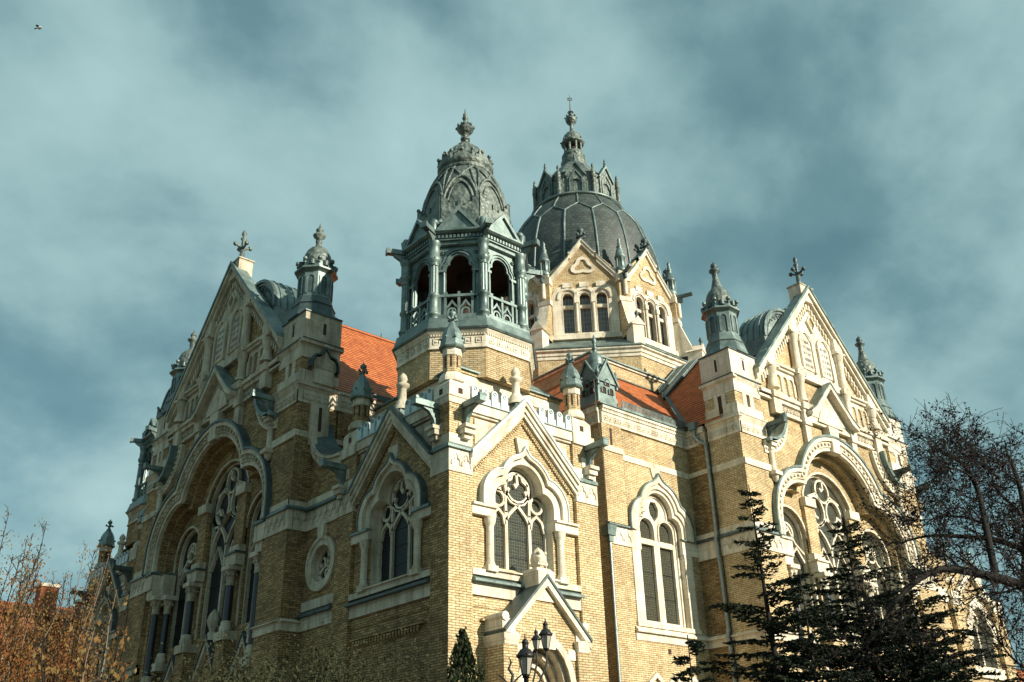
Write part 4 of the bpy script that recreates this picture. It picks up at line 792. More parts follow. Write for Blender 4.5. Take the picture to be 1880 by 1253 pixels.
# ----- oculus bay between pavilion and left gable
OB=FL(-.0,0); m_=M(OB); s_,c_,b2=ST('L'); cu=7.5
curve=[(8.714-2.35+2.3*(1-math.cos(t)) if 0 else 6.42+2.3*math.sin(t)**1.0,15.45-1.75*math.cos(t)) for t in [PI/2*i/12 for i in range(13)]]
m_.flat([(6.48,0),(8.73,0)]+[(8.73,15.4)]+curve[::-1][1:],-.08,b2,[circ(cu,9.95,.66,24)]); 
c24=circ(cu,9.95,1,24)+[(cu+1,9.95)]
sc=lambda r_: [(cu+(x-cu)*r_,9.95+(z-9.95)*r_) for x,z in c24]
m_.ring(sc(.98),sc(.86),.02,s_,-.08); m_.ring(sc(.86),sc(.66),-.03,s_,-.08); m_.strip(sc(.66),-.08,-.5,s_)
m_.ex([(cu-.26,11.33),(cu+.26,11.33),(cu+.18,10.85),(cu-.18,10.85)],-.08,.05,s_)
m_.box(6.48,8.72,11.33,12.05,-.1,.0,s_); m_.box(6.48,8.72,12.05,12.12,-.1,.12,'zinc_dark'); m_.drip(6.48,8.72,12.12,12.25,-.1,.12,'zinc'); m_.box(6.48,8.72,12.25,12.5,-.1,.0,s_); arcs_band(m_,6.55,8.65,11.5,11.95,.0,s_,.42)
m_.drip(6.5,8.7,8.2,8.42,-.1,.12,'zinc_dark'); m_.box(6.5,8.7,7.75,8.2,-.1,-.03,s_); m_.box(6.5,8.7,8.42,8.75,-.1,-.03,s_)
m_.bar([(x,z-.2) for x,z in curve],.34,-.1,.06,s_); m_.bar(curve,.12,-.1,.16,s_)
z2=[(x,z+.05) for x,z in curve]; m_.grid([[m_.P(x,z,.18) for x,z in z2],[m_.P(x,z+.35,-.9) for x,z in z2]],'zinc_dark')
m_.build('oculus_wall',SYN)
w=M(OB); w.bar(sc(.62),.1,-.42,-.3,s_)
for k in range(3):
    a=PI/2+2*PI*k/3; w.bar([(cu+.6*math.cos(a),9.95+.6*math.sin(a)),(cu+.25*math.cos(a+.3),9.95+.25*math.sin(a+.3)),(cu,9.95)],.11,-.42,-.3,s_); w.bar([(cu+.33*math.cos(a+.9)+.16*math.cos(q),9.95+.33*math.sin(a+.9)+.16*math.sin(q)) for q in [a+2.2+4.6*i/10 for i in range(11)]],.08,-.42,-.3,s_)
o=w.build('round_window',SYN); g=M(OB); g.flat(circ(cu,9.95,.66,24),-.4,'glass_dark'); g.build('glass',o)
# ----- drum and dome
def dome():
    D=(CX,CY,0); m_=M()
    hs=7.25
    m_.blk(CX-hs,CX+hs,CY-hs,CY+hs,17,23.3,'brick'); m_.blk(CX-hs,CX+hs,CY-hs,CY+hs,23.3,23.42,'stone',.08,.08); m_.blk(CX-hs,CX+hs,CY-hs,CY+hs,23.42,23.5,'zinc',.18,.18); m_.blk(CX-hs,CX+hs,CY-hs,CY+hs,23.5,25.0,'zinc',.1,-2.0)
    m_.oct(D,[(6.95,23.0),(6.95,24.75)],'brick'); m_.oct(D,[(7.0,24.75),(7.0,24.95),(7.06,24.97),(7.06,25.15),(7.18,25.22),(7.18,25.34)],'stone'); m_.oct(D,[(7.24,25.34),(7.24,25.4),(5.5,26.62)],'zinc')
    for k in range(8):
        m_.fr=octf(7.1,k,*D[:2])
        for i in range(9):
            u=-2.3+4.6*i/8; m_.tube([m_.P(u*1.15,25.42,.02),m_.P(u,26.5,-1.45)],.035,'zinc',4)
    m_.build('drum_base',SYN)
    T=bpy.data.objects.new('dome',None); COL.objects.link(T); T.parent=SYN
    a=5.6; hw=a*math.tan(PI/8)
    for k in range(8):
        f=octf(a,k,*D[:2]); q=M(f); st,br_=('stone','brick') if k in (0,1,7,6) else ('stone_shade','brick'); st='stone'; H=rarch
        holes=[rarch(u,.36,27.05,29.42,8) for u in (-1.0,0,1.0)]
        q.flat([(-hw,26.4),(hw,26.4),(hw,30.9),(0,33.35),(-hw,30.9)],0,br_,holes)
        for h in holes: q.strip(h,0,-.3,st); q.bar(h,.1,-.05,.06,st)
        q.ex([(-1.95,26.9),(-1.95,29.4)]+[(x,z) for x,z in arc(-1.15,29.45,.8,PI,PI*.42,6)]+arc(0,29.6,.62,PI*.78,PI*.22,6)+arc(1.15,29.45,.8,PI*.58,0,6)+[(1.95,29.4),(1.95,26.9)],0,.06,st,holes)
        for u in (-1.0,0,1.0): q.ring(rarch(u,.62,29.3,29.42,8),rarch(u,.5,29.3,29.42,8),.14,st,0); q.box(u-.28,u+.28,30.1,30.42,0,.12,st)
        q.box(-2.25,2.25,26.62,26.92,0,.16,st); q.ring([(-2.2,29.05),(-2.0,29.05),(-2.0,29.3),(-2.2,29.3)],[(-2.2,29.05),(-2.0,29.05),(-2.0,29.3),(-2.2,29.3)],.1,st) if 0 else None
        for sg in (-1,1):
            q.box(*sorted((sg*1.95,sg*2.32)),29.0,29.3,0,.1,st); q.tube([q.P(sg*.5,27.1,.08),q.P(sg*.5,29.0,.08)],.09,st,8); q.box(sg*.5-.13,sg*.5+.13,29.0,29.3,0,.2,st)
        # stepped raking gable
        rk=lambda o:[(-2.35,30.75-o),(-2.1,30.75-o),(-.85,32.25-o),(-.85,32.55-o),(-.72,32.55-o),(0,33.5-o),(.72,32.55-o),(.85,32.55-o),(.85,32.25-o),(2.1,30.75-o),(2.35,30.75-o)]
        q.ring(rk(0),rk(.42),.12,st,-.15); q.ring(rk(0),rk(.14),.19,st,.1); q.ring(rk(-.05),rk(.04),.2,'zinc',-1.2)
        q.bar([(x*.9,31.55+y*.9) for x,y in [(.62*math.cos(t)*(1+.27*math.cos(3*t+PI/2)),.5*math.sin(t)*(1+.27*math.cos(3*t+PI/2))) for t in [2*PI*i/24 for i in range(25)]]],.2,0,.08,st)
        q.face([q.P(0,33.45,-.02),q.P(-2.3,30.8,-.02),q.P(-2.0,31.6,-1.6),q.P(0,34.3,-1.6)],'zinc_dark'); q.face([q.P(0,33.45,-.02),q.P(2.3,30.8,-.02),q.P(2.0,31.6,-1.6),q.P(0,34.3,-1.6)],'zinc_dark')
        o=q.build('drum_gable',T); w=M(f)
        for h in holes: w.flat(h,-.28,'panes')
        for u in (-1.0,0,1.0): w.box(u-.38,u+.38,28.78,28.98,-.3,-.1,st)
        w.build('window',o)
        ff=M(); p_=f.p(0,33.4,.05); finial(ff,p_.x,p_.y,p_.z,.95,'zinc_dark'); ff.build('finial',o)
        # buttress pier at the corner with stone-capped foot, turret above, spout
        th=-PI/2-PI/8-k*PI/4; V=Vector((math.cos(th),math.sin(th),0)); rr=a/math.cos(PI/8); F2=Fr(CX+V.x*rr,CY+V.y*rr,(-V.y,V.x,0),V); b2=M(F2)
        b2.box(-.35,.35,28.9,30.6,-.5,.2,'brick'); b2.box(-.4,.4,28.9,29.2,-.5,.28,'stone'); b2.box(-.4,.4,30.3,30.75,-.5,.26,'stone'); b2.box(-.3,.3,30.75,31.0,-.5,.2,'stone')
        A=[(-.5,26.5),(1.1,26.5),(.2,29.0),(-.5,29.0)]
        for sg,mm in ((-.32,'stone'),(.32,'brick')): b2.face([b2.P(sg,z,d) for d,z in A],'stone' if k==7 else 'brick')
        b2.face([b2.P(-.32,26.5,1.1),b2.P(.32,26.5,1.1),b2.P(.32,29.0,.2),b2.P(-.32,29.0,.2)],'stone')
        b2.box(-.34,.34,25.5,26.7,.6,1.5,'stone'); b2.ex([(-.45,26.7),(.45,26.7),(0,27.25)],.5,1.56,'stone'); b2.lathe(b2.P(0,0,1.4),[(.1,27.1),(.07,27.35),(.12,27.42),(.12,27.52),(.02,27.7)],'zinc_dark',8)
        b2.tube([b2.P(0,29.3,.3),b2.P(0,30.3,.3)],.13,'stone',8); b2.build('corner_pier',T)
        t=M(); c2=F2.p(0,0,-.05); X=(c2.x,c2.y,0)
        t.lathe(X,[(.32,31.0),(.36,31.1),(.3,31.25),(.26,31.35),(.26,31.95),(.36,32.0),(.36,32.08),(.3,32.2),(.24,32.5),(.14,32.75),(.2,32.8),(.1,32.95),(.12,33.05),(.07,33.2),(.11,33.3),(.02,33.5)],'zinc',10)
        for j in range(6): aa=2*PI*j/6; t.tube([(c2.x+.3*math.cos(aa),c2.y+.3*math.sin(aa),31.3),(c2.x+.3*math.cos(aa),c2.y+.3*math.sin(aa),31.95)],.03,'zinc',4)
        t.build('drum_turret',T)
        if k%2 in (0,1):
            g=M(F2); g.box(-.1,.1,30.7,30.88,.1,1.25,'zinc_dark'); g.box(-.06,.06,30.35,30.7,.2,.6,'zinc_dark'); g.build('gargoyle',T)
    # shell
    s=M(); pr=[(5.35,30.6),(5.32,32.0),(5.22,33.4),(5.0,34.8),(4.66,36.0),(4.25,37.0),(3.8,37.75),(3.4,38.3),(3.1,38.66)]
    nseg=48; rows=[[(CX+r_*math.cos(2*PI*j/nseg),CY+r_*math.sin(2*PI*j/nseg),z) for j in range(nseg)] for r_,z in pr]; s.grid(rows,'slate',True,cl=True)
    s.lathe(D,[(3.1,38.6),(3.22,38.64),(3.28,38.72),(3.22,38.82),(2.9,38.86)],'zinc',48); s.build('dome_shell',T)
    def rz(z):
        for (a_,z0),(b_,z1) in zip(pr,pr[1:]):
            if z<=z1: return a_+(b_-a_)*(z-z0)/(z1-z0)
        return pr[-1][0]
    rb=M(); on=lambda th,z: Vector((CX+(rz(z)+.02)*math.cos(th),CY+(rz(z)+.02)*math.sin(th),z))
    n=16; off_=-PI/2
    for k in range(n):
        t0=off_+2*PI*(k+.5)/n; t1=t0+PI/n
        rb.tube([on(t0,z) for z in (30.8,32,33,34,35,35.9,36.6)],.075,'zinc',5)
        for t in (t0+PI/n,t0-PI/n): rb.tube([on(t0+(t-t0)*q,36.6+.65*q) for q in (0,.5,1)],.07,'zinc',5)
        for sg in (-1,1): pass
        rb.tube([on(t1,37.25),on(t1,37.7),on(t1,38.2),on(t1,38.62)],.06,'zinc',5)
    rb.build('dome_ribs',T)
    # lantern drum with gablets
    l=M(); l.oct(D,[(2.78,38.8),(2.78,40.55),(2.88,40.6),(2.62,40.72)],'lead')
    l.lathe(D,[(2.75,40.66),(2.5,41.05),(2.1,41.55),(1.55,42.3),(1.15,42.78),(.85,43.05)],'lead',8,False,PI/8)
    for k in range(8):
        f=octf(2.78,k,*D[:2]); l.fr=f; ar=trefoil(0,39.78,.27,.24,39.6,.13,38.95,5)
        l.ex([(-.6,38.8),(.6,38.8),(.6,40.45),(0,41.3),(-.6,40.45)],-.9,.1,'lead',[ar]); l.flat(ar,-.25,'wood' if k!=1 else 'zinc_dark'); l.bar([(-.7,40.3),(0,41.42),(.7,40.3)],.12,-.2,.22,'zinc'); l.bar([(-.42,38.85),(-.42,40.1),(0,40.75),(.42,40.1),(.42,38.85)],.07,.1,.17,'zinc')
        q=f.p(0,41.3,.1); l.lathe((q.x,q.y,0),[(.12,41.2),(.08,41.45),(.13,41.52),(.06,41.6),(.11,41.72),(.05,41.84),(.08,41.92),(.01,42.1)],'zinc_dark',8)
        th=-PI/2-PI/8-k*PI/4; r_=2.82/math.cos(PI/8); x=CX+r_*math.cos(th); y=CY+r_*math.sin(th); l.lathe((x,y,0),[(.18,38.8),(.15,39.1),(.15,40.1),(.2,40.15),(.17,40.3),(.17,40.6),(.12,40.75),(.06,40.85),(.1,41.0),(.1,41.1),(.02,41.3)],'lead',10)
    l.build('lantern_drum',T)
    u=M(); u.lathe(D,[(.86,42.9),(.9,43.2),(.94,43.4),(.8,43.5),(.78,43.75),(.76,43.8),(.84,43.88),(.84,43.98),(.72,44.05),(.72,44.25)],'lead',20)
    for k in range(8): a_=2*PI*k/8+PI/8; u.tube([(CX+.6*math.cos(a_),CY+.6*math.sin(a_),44.2),(CX+.6*math.cos(a_),CY+.6*math.sin(a_),45.05)],.09,'lead',8)
    u.lathe(D,[(.25,44.2),(.25,45.0)],'wood',8); u.lathe(D,[(.62,44.98),(.8,45.06),(.84,45.16),(.8,45.24),(.72,45.3),(.72,45.5),(.62,45.8),(.45,46.02),(.28,46.15),(.2,46.2),(.16,46.35),(.12,46.7),(.16,46.9),(.34,47.1),(.42,47.3),(.4,47.5),(.2,47.55),(.12,47.7),(.17,47.8),(.1,47.95),(.12,48.1),(.06,48.2),(.04,48.8),(.02,49.25),(.015,49.75)],'lead',16)
    for k in range(8): a_=2*PI*k/8; u.ball((CX+.4*math.cos(a_),CY+.4*math.sin(a_),47.55),.09,'lead',6); u.ball((CX+.84*math.cos(a_),CY+.84*math.sin(a_),45.3),.07,'lead',6); u.ball((CX+.18*math.cos(a_),CY+.18*math.sin(a_),48.05),.06,'lead',5)
    u.build('lantern',T)
    s=M(); c=Vector((CX,CY,49.3)); U=Vector((.75,-.66,0))
    for o_ in (0,PI): 
        P_=[c+U*(.2*math.sin(o_+2*PI*k/3))+Vector((0,0,.2*math.cos(o_+2*PI*k/3))) for k in range(4)]; 
        for x,y in zip(P_,P_[1:]): s.tube([x,y],.025,'lead',4)
    s.build('star',T)
dome()
# ----- side porch in front of the pavilion
p=M(PR); c=3.2; dp=.62; hw=1.72
ar=parch(c,.98,0,4.9,1.5,6)
p.ex([(c-hw,0),(c+hw,0),(c+hw,6.5),(c,8.15),(c-hw,6.5)],-.2,dp,'brick',[ar]); p.strip(ar,dp,-.35,'stone')
p.ring([(c-1.75,6.52),(c,8.3),(c+1.75,6.52)],[(c-1.75,6.3),(c,8.06),(c+1.75,6.3)],dp+.2,'stone',-.2); p.ring([(c-1.78,6.6),(c,8.4),(c+1.78,6.6)],[(c-1.76,6.52),(c,8.3),(c+1.76,6.52)],dp+.24,'zinc_dark',-.2)
p.ex([(c-.42,7.6),(c+.42,7.6),(c,8.0)],dp,dp+.06,'stone'); p.box(c-hw,c-.9,5.95,6.25,dp-.02,dp+.03,'stone'); p.box(c+.9,c+hw,5.95,6.25,dp-.02,dp+.03,'stone'); p.box(c-.35,c+.35,6.2,6.7,dp-.02,dp+.06,'stone')
for k,(o1,o2,d_) in enumerate(((.22,.0,dp+.05),(0,-.1,dp-.15))): p.ring(offset(ar,o1) ,offset(ar,o2),d_,'stone',-.2)
for rr,dd in ((.82,.2),(.62,-.05),(.44,-.25)): p.ring(parch(c,rr+.14,3.0,4.9,rr*1.4+.1),parch(c,rr,3.0,4.9,rr*1.4),dd,'carved',-.4)
p.flat(parch(c,1.0,0,4.9,1.5),-.38,'wood')
for sg in (-1,1):
    u=c+sg*(hw+.02); u0,u1=sorted((u,u-sg*.5)); p.box(u0-.02,u1+.02,0,6.2,-.15,dp+.12,'brick'); p.box(u0,u1,6.2,6.5,-.15,dp+.14,'stone',0,.08); p.box(u0,u1,6.5,6.95,-.15,dp+.06,'stone'); p.tube([p.P(u-sg*.1,7.0,-.1),p.P(u-sg*.1,7.0,dp+.1)],.14,'stone',8); p.box(u0,u1,6.46,6.52,-.15,dp+.2,'stone')
o=p.build('side_porch',SYN)
q=M(PR); q.box(c-.34,c+.34,8.0,8.5,-.05,dp+.16,'stone'); q.box(c-.36,c+.36,8.5,8.62,-.0,dp+.12,'stone',.0,-.1); q.lathe(q.P(c,0,.42),[(.13,8.58),(.16,8.66),(.22,8.74),(.26,8.92),(.22,9.1),(.12,9.22),(.03,9.3)],'carved',14); q.box(c-.2,c+.2,8.72,8.8,.2,.64,'stone'); [q.ball(q.P(c+.17*math.cos(t),8.95+.2*math.sin(t),.62),.06,'stone',6) for t in [PI/4+PI/2*i for i in range(4)]]; q.build('finial',o)
# ----- downpipes
def pipe(name,pts,r=.07):
    q=M(); q.tube(pts,r,'pipe',8); 
    for p_ in pts[1:]: q.tube([Vector(p_)+Vector((0,0,.05)),Vector(p_)-Vector((0,0,.05))],r*1.35,'pipe',8)
    return q
q=pipe('downpipe',[(10.2,3.0,11.4),(10.2,3.0,10.9),(10.18,3.0,8.0),(10.18,3.0,5.0),(10.18,3.0,.1)]); q.blk(9.98,10.42,2.85,3.2,11.55,11.95,'zinc',0,.04); q.blk(10.08,10.32,2.9,3.1,11.3,11.55,'zinc'); q.build('downpipe',SYN)
q=pipe('downpipe',[(15.62,2.5,17.1),(15.62,2.5,16.75),(15.66,2.2,16.4),(15.7,2.0,16.3),(15.72,2.0,15.2),(15.7,2.0,12.3),(15.62,2.0,12.0),(15.68,2.0,11.2),(15.72,2.0,8.3),(15.62,2.0,8.1),(15.72,2.0,7.6),(15.72,2.0,.1)]); q.blk(15.5,15.85,2.35,2.7,17.1,17.45,'zinc'); q.build('downpipe',SYN)
q=M(); q.tube([(-.55,8.6,17.9),(-.62,8.55,15.5),(-.6,8.6,9)],.012,'twig_pale',4); q.build('lightning_wire',SYN); q=M(); q.tube([(9.9,3.0,18.2),(9.95,3.0,16.5),(10.1,3.0,15.6),(10.15,3.0,13)],.02,'twig_pale',4); q.build('lightning_wire',SYN)
# ----- far left pavilion and far right bay (seen past the gables)
def far_pav():
    my=2*CY
    fr=Fr(0,my,(0,-1,0),(-1,0,0)); pav_face(fr,'L')
    m_=M(); m_.blk(0,.9,my-.9,my,0,13.86,'brick_shade'); m_.blk(0,.9,my-.9,my,11.33,12.08,'stone_shade',.03,.03); m_.blk(0,.9,my-.9,my,13.86,14.4,'stone_shade'); m_.blk(.6,6.4,my-6.4,my-.6,0,13.8,'brick_shade'); m_.blk(1.15,5.9,my-5.9,my-1.15,13.7,15.4,'brick_shade'); m_.blk(1.15,5.9,my-5.9,my-1.15,15.4,16.9,'zinc_dark',.12,-1.3)
    m_.fr=fr; m_.box(5.5,6.4,13.83,14.5,-.85,-.03,'stone_shade'); m_.box(6.48,8.72,0,14.2,-.6,-.05,'brick_shade'); m_.build('far_pavilion',SYN)
    for (x,y) in ((.45,my-.45),(.45,my-5.97)): pinnacle(x,y,14.5,.36,0,1)
    gargoyle(fr,.5,13.0,0,'zinc_dark','stone_shade'); gargoyle(Fr(0,my,(1,0,0),(0,1,0)),.4,13.0,0,'zinc_dark','stone_shade')
    gargoyle(fr,6.2,13.2,0,'zinc_dark','stone_shade')
far_pav()
def far_bay():
    fr=FR(2*CX-15.857,1.2); m_=M(fr)   # low wing beyond the right gable
    c=6.0; oi=trefoil(c,10.6,.75,.75,10.1,.4,8.3)
    m_.flat([(0,0),(8.6,0),(8.6,12.0),(0,14.6)],0,'brick',[oi]); m_.strip(oi,0,-.4,'stone'); m_.ring(trefoil(c,10.6,1.15,.8,10.1,.85,10.0,peak=.25),trefoil(c,10.6,.75,.75,10.1,.4,10.0),.15,'stone',0)
    m_.box(c-2.0,c-1.15,9.6,9.95,0,.1,'stone'); m_.box(c+1.15,c+2.3,9.6,9.95,0,.1,'stone'); m_.box(c-2,c+2.4,7.7,8.25,0,.14,'stone'); m_.box(7.6,8.7,0,11.2,-.5,.25,'brick'); m_.box(7.6,8.7,11.2,11.9,-.5,.3,'stone'); m_.box(3.0,4.0,0,11.2,-.2,.25,'brick'); m_.box(3.0,4.0,11.2,11.9,-.2,.3,'stone')
    for p_,d_ in (([(4.0,11.9),(c,13.4),(7.7,11.6)],.25),): m_.bar(p_,.35,0,d_,'stone')
    m_.box(0,3.0,11.3,12.0,0,.1,'stone'); m_.build('far_bay_wall',SYN)
    w=M(fr); w.bar([(c,8.4),(c,10.4)],.14,-.3,-.15,'stone'); w.bar(circ(c,10.75,.35,14)+[(c+.35,10.75)],.1,-.3,-.15,'stone'); 
    o=w.build('window',SYN); g=M(fr); g.flat(oi,-.28,'glass'); g.build('glass',o)
    b2=M(); x0=2*CX-15.857; b2.blk(x0+.1,x0+8.5,1.5,9,0,12.0,'brick_shade'); b2.face([(x0,1.2,14.6),(x0+8.6,1.2,12.0),(x0+8.6,9,13),(x0,9,17)],'zinc_dark'); b2.build('far_wing',SYN)
    pinnacle(x0+7.0,1.3,11.9,.36,0,0); pinnacle(x0+3.6,1.3,12.4,.34,0,0)
    gargoyle(FR(2*CX-15.857,.4),.3,16.6,0,'zinc_dark','stone',.9)
far_bay()

# ---------------------------------------------------------------- ground and surroundings
def quad_leaf(m_,p,sz,mt,rnd,asp=1.0,V=None):
    a=Vector((rnd.gauss(0,1),rnd.gauss(0,1),rnd.gauss(0,1))).normalized() if V is None else V; b_=a.cross(Vector((rnd.gauss(0,1),rnd.gauss(0,1),rnd.gauss(0,1)))).normalized()*sz*asp*.5; a=a*sz*.5
    m_.face([p-a-b_*.3,p-b_,p+a,p+b_],mt)
g=M(); g.face([(-900,-900,0),(900,-900,0),(900,900,0),(-900,900,0)],'ground'); setp(g.build('ground'),kind='structure')
g=M(); g.face([(-60,-16,.004),(60,-16,.004),(60,-10,.004),(-60,-10,.004)],'paving'); g.face([(-12,-10,.004),(-5,-10,.004),(-5,60,.004),(-12,60,.004)],'paving'); setp(g.build('path'),kind='structure')
def cedar(pos,h,rad,seed,label,mt='needles',low=.0,dens=1.0,ex_=.72,grp='cedars in front of the right gable'):
    rnd=random.Random(seed); x,y,_=pos; T_=thing('cedar_tree',label,'tree',(x,y,0),grp); T_.location=(0,0,0)
    tr=M(); lean=rnd.uniform(-.03,.03)
    ax=lambda z: Vector((x+math.sin(z*.9+seed)*.05+lean*z,y+math.cos(z*.7+seed)*.05,z))
    N_=14; tr.tube([ax(h*i/N_) for i in range(N_+1)],[max(.012,h*.016*(1-i/N_)**.9) for i in range(N_+1)],'bark',7)
    cr=M(); z=h*low+.8
    while z<h*.985:
        f=1-z/h; L=rad*(f**ex_)*rnd.uniform(.75,1.12)+.12; a=rnd.uniform(0,2*PI); V=Vector((math.cos(a),math.sin(a),0)); rise=rnd.uniform(.12,.34); n=9
        path=[]; 
        for i in range(n+1):
            q=i/n; path.append(ax(z)+V*(L*q)+Vector((0,0,L*(rise*q*1.9-(rise*.9+.02)*q*q*1.0)))+Vector((rnd.gauss(0,.015),rnd.gauss(0,.015),rnd.gauss(0,.01)))*L)
        tr.tube(path,[max(.005,.018*L*(1-i/n)*.8+.004) for i in range(n+1)],'bark',4)
        S=Vector((-V.y,V.x,0)); m=max(4,int(L*8))
        for j in range(m):
            q=(j+.6)/m; i=min(n-1,int(q*n)); p=path[i].lerp(path[i+1],q*n-i)
            for sg in (-1,1):
                if L<.7 and rnd.random()<.2: continue
                l=(.16+.34*L*.5*(1-q)**.7*q**.2)*rnd.uniform(.6,1.25); d=(V*.62+S*sg*rnd.uniform(.6,1.0)).normalized(); k=max(4,int(l*(21 if L>1 else 18)*dens))
                e_=p+d*l+Vector((0,0,-.16*l)); tr.tube([p,e_],[.005,.003],'bark',3,False,False)
                for t in range(k):
                    c=p.lerp(e_,(t+rnd.random())/k)+Vector((0,0,rnd.gauss(0,.012)))
                    for _ in range(3): 
                        dd=(d+Vector((rnd.gauss(0,.75),rnd.gauss(0,.75),rnd.gauss(.2,.45)))).normalized(); quad_leaf(cr,c,rnd.uniform(.07,.17),mt,rnd,.34,dd)
            c=p
            for _ in range(2): quad_leaf(cr,c+Vector((0,0,.01)),rnd.uniform(.06,.13),mt,rnd,.4,(V+Vector((rnd.gauss(0,.5),rnd.gauss(0,.5),rnd.gauss(.2,.3)))).normalized())
        z+=(rnd.uniform(.03,.065)*(1+.3*f) if f>.3 else rnd.uniform(.05,.11))/dens
    tr.build('trunk',T_); cr.build('crown',T_); return T_
def top_at(px,py,d): return at(px,py,d)
a=top_at(1384,892,24); cedar(a,a.z,3.3,1,'slender dark cedar with a bare pointed leader, leftmost of the tall ones',dens=.8,ex_=1.08)
a=top_at(1541,950,25); cedar(a,a.z,3.7,2,'densest dark cedar, its tip crossing the middle light of the right gable window',dens=1.1,ex_=.88)
a=top_at(1668,1040,24); cedar(a,a.z,3.7,3,'lower broad dark cedar at the right end of the group, below the bare tree branches',ex_=.85)
a=top_at(1470,1050,23); cedar(a,a.z,3.0,4,'short dark cedar filling the gap between the slender cedar and the densest one',dens=1.0,ex_=.98)
a=top_at(1258,1166,21); cedar(a,a.z,.85,5,'small young cedar standing alone below the tall two-light window',dens=.9)
# clipped-looking thuja by the corner of the pavilion
def thuja(pos,h,rad,seed,label):
    rnd=random.Random(seed); x,y,_=pos; T_=thing('thuja_tree',label,'tree'); tr=M(); tr.tube([(x,y,0),(x,y,h*.95)],[.07,.01],'bark',6); tr.build('trunk',T_); cr=M()
    for i in range(9000):
        z=h*(rnd.random()**.8)*.995; f=1-z/h; r_=rad*(f**.62)*(.85+.22*math.sin(z*7+3*math.sin(seed+z*3)))*(1+.12*math.sin(5*z)); a=rnd.uniform(0,2*PI); rr=r_*math.sqrt(rnd.uniform(.15,1))*(1+.28*math.sin(3*a+z*4)+.16*math.sin(5*a-z*9)); quad_leaf(cr,Vector((x+rr*math.cos(a),y+rr*math.sin(a),z+rnd.gauss(0,.03))),rnd.uniform(.05,.11),'thuja',rnd,.6,Vector((rnd.gauss(0,.35),rnd.gauss(0,.35),1)).normalized())
    cr.build('crown',T_)
a=top_at(850,1158,19); thuja(a,a.z,1.35,3,'narrow dark evergreen with a pointed top growing before the sunlit corner edge')
# ----- bare tree with seed clusters on the right
def bare_tree():
    rnd=random.Random(11); T_=thing('seed_tree','bare dark deciduous tree with hanging seed clusters, its limbs reaching in from the right','tree'); tr=M(); cr=M()
    def limb(pts,r0,r1): 
        n=len(pts); P_=[at(*p) for p in pts]; Q=[]
        for i in range(n-1):
            for k in range(4):
                t=k/4; p0=P_[max(i-1,0)];p1=P_[i];p2=P_[i+1];p3=P_[min(i+2,n-1)]
                Q.append(.5*((2*p1)+(p2-p0)*t+(2*p0-5*p1+4*p2-p3)*t*t+(3*p1-p0-3*p2+p3)*t**3))
        Q.append(P_[-1]); rr=[r0+(r1-r0)*i/(len(Q)-1) for i in range(len(Q))]; tr.tube(Q,rr,'bark',7); return Q,rr
    def grow(p,d,l,r_,lev):
        pts=[p]; n=5
        for i in range(n):
            d=(d+Vector((rnd.gauss(0,.17),rnd.gauss(0,.17),rnd.gauss(.02,.15)))).normalized(); pts.append(pts[-1]+d*(l/n))
        tr.tube(pts,[max(.0028,r_*(1-.75*i/n)) for i in range(n+1)],'bark',4 if lev>1 else 5,True,False)
        if lev>=3:
            for q in pts[2:]:
                if rnd.random()<.30:
                    for _ in range(rnd.randint(1,4)): quad_leaf(cr,q+Vector((rnd.gauss(0,.03),rnd.gauss(0,.03),-rnd.uniform(.0,.10))),rnd.uniform(.025,.05),'seed',rnd,.6)
            return
        for i in range(1,n+1):
            for _ in range(2 if rnd.random()<.22 else 1):
                dd=(d*.8+Vector((rnd.gauss(0,.75),rnd.gauss(0,.75),rnd.gauss(.1,.6)))).normalized(); grow(pts[i],dd,l*rnd.uniform(.42,.68),r_*.52,lev+1)
    D=12.5
    limbs=[([(2150,1500,D),(2080,1300,D),(1990,1150,D),(1900,1088,D),(1830,1062,D-.3),(1740,1045,D-.6),(1690,1062,D-.9),(1640,1110,D-1.1),(1615,1160,D-1.2)],.10,.010),
     ([(1828,1060,D-.3),(1808,960,D-.1),(1795,900,D+.2),(1765,850,D+.4),(1730,830,D+.6),(1705,800,D+.8)],.045,.009),
     ([(2050,1160,D+.4),(1940,1040,D+.9),(1880,1010,D+1),(1830,993,D+.8),(1760,985,D+.5),(1700,985,D+.2),(1645,1000,D)],.06,.008),
     ([(1800,960,D),(1770,950,D+.5),(1720,950,D+.8),(1690,970,D+1.1)],.02,.006),
     ([(1880,1075,D),(1885,960,D+.6),(1868,880,D+1),(1850,835,D+1.4),(1845,810,D+1.6)],.05,.008),
     ([(1835,880,D+.8),(1800,850,D+.9),(1775,845,D+1),(1760,820,D+1.2)],.018,.006),
     ([(1900,990,D+1),(1870,940,D+1.3),(1830,900,D+1.5),(1822,875,D+1.7),(1815,840,D+1.8)],.03,.007),
     ([(1790,880,D+.2),(1750,860,D-.2),(1715,880,D-.4),(1690,910,D-.5)],.014,.005),
     ([(1990,1180,D),(1950,1240,D-.4),(1900,1235,D-.7),(1860,1210,D-.8),(1830,1170,D-.9)],.03,.006)]
    for pts,r0,r1 in limbs:
        Q,rr=limb(pts,r0,r1); n=len(Q); st=max(1,n//15)
        for i in range(n//4 if len(pts)>6 else 2,n):
            t=(Q[min(i+1,n-1)]-Q[max(i-1,0)]).normalized()
            for _ in range(2 if i%2 else 1):
                dd=(t*.5+Vector((rnd.gauss(0,.7),rnd.gauss(0,.7),rnd.gauss(.1,.75)))).normalized(); grow(Q[i],dd,rnd.uniform(.35,.75),max(.006,rr[i]*.28),1 if rnd.random()<.35 else 2)
    b0=at(2150,1500,D); tr.tube([b0,Vector((b0.x+.5,b0.y-.2,0))],[.17,.26],'bark',10); tr.build('trunk',T_); cr.build('crown',T_)
bare_tree()
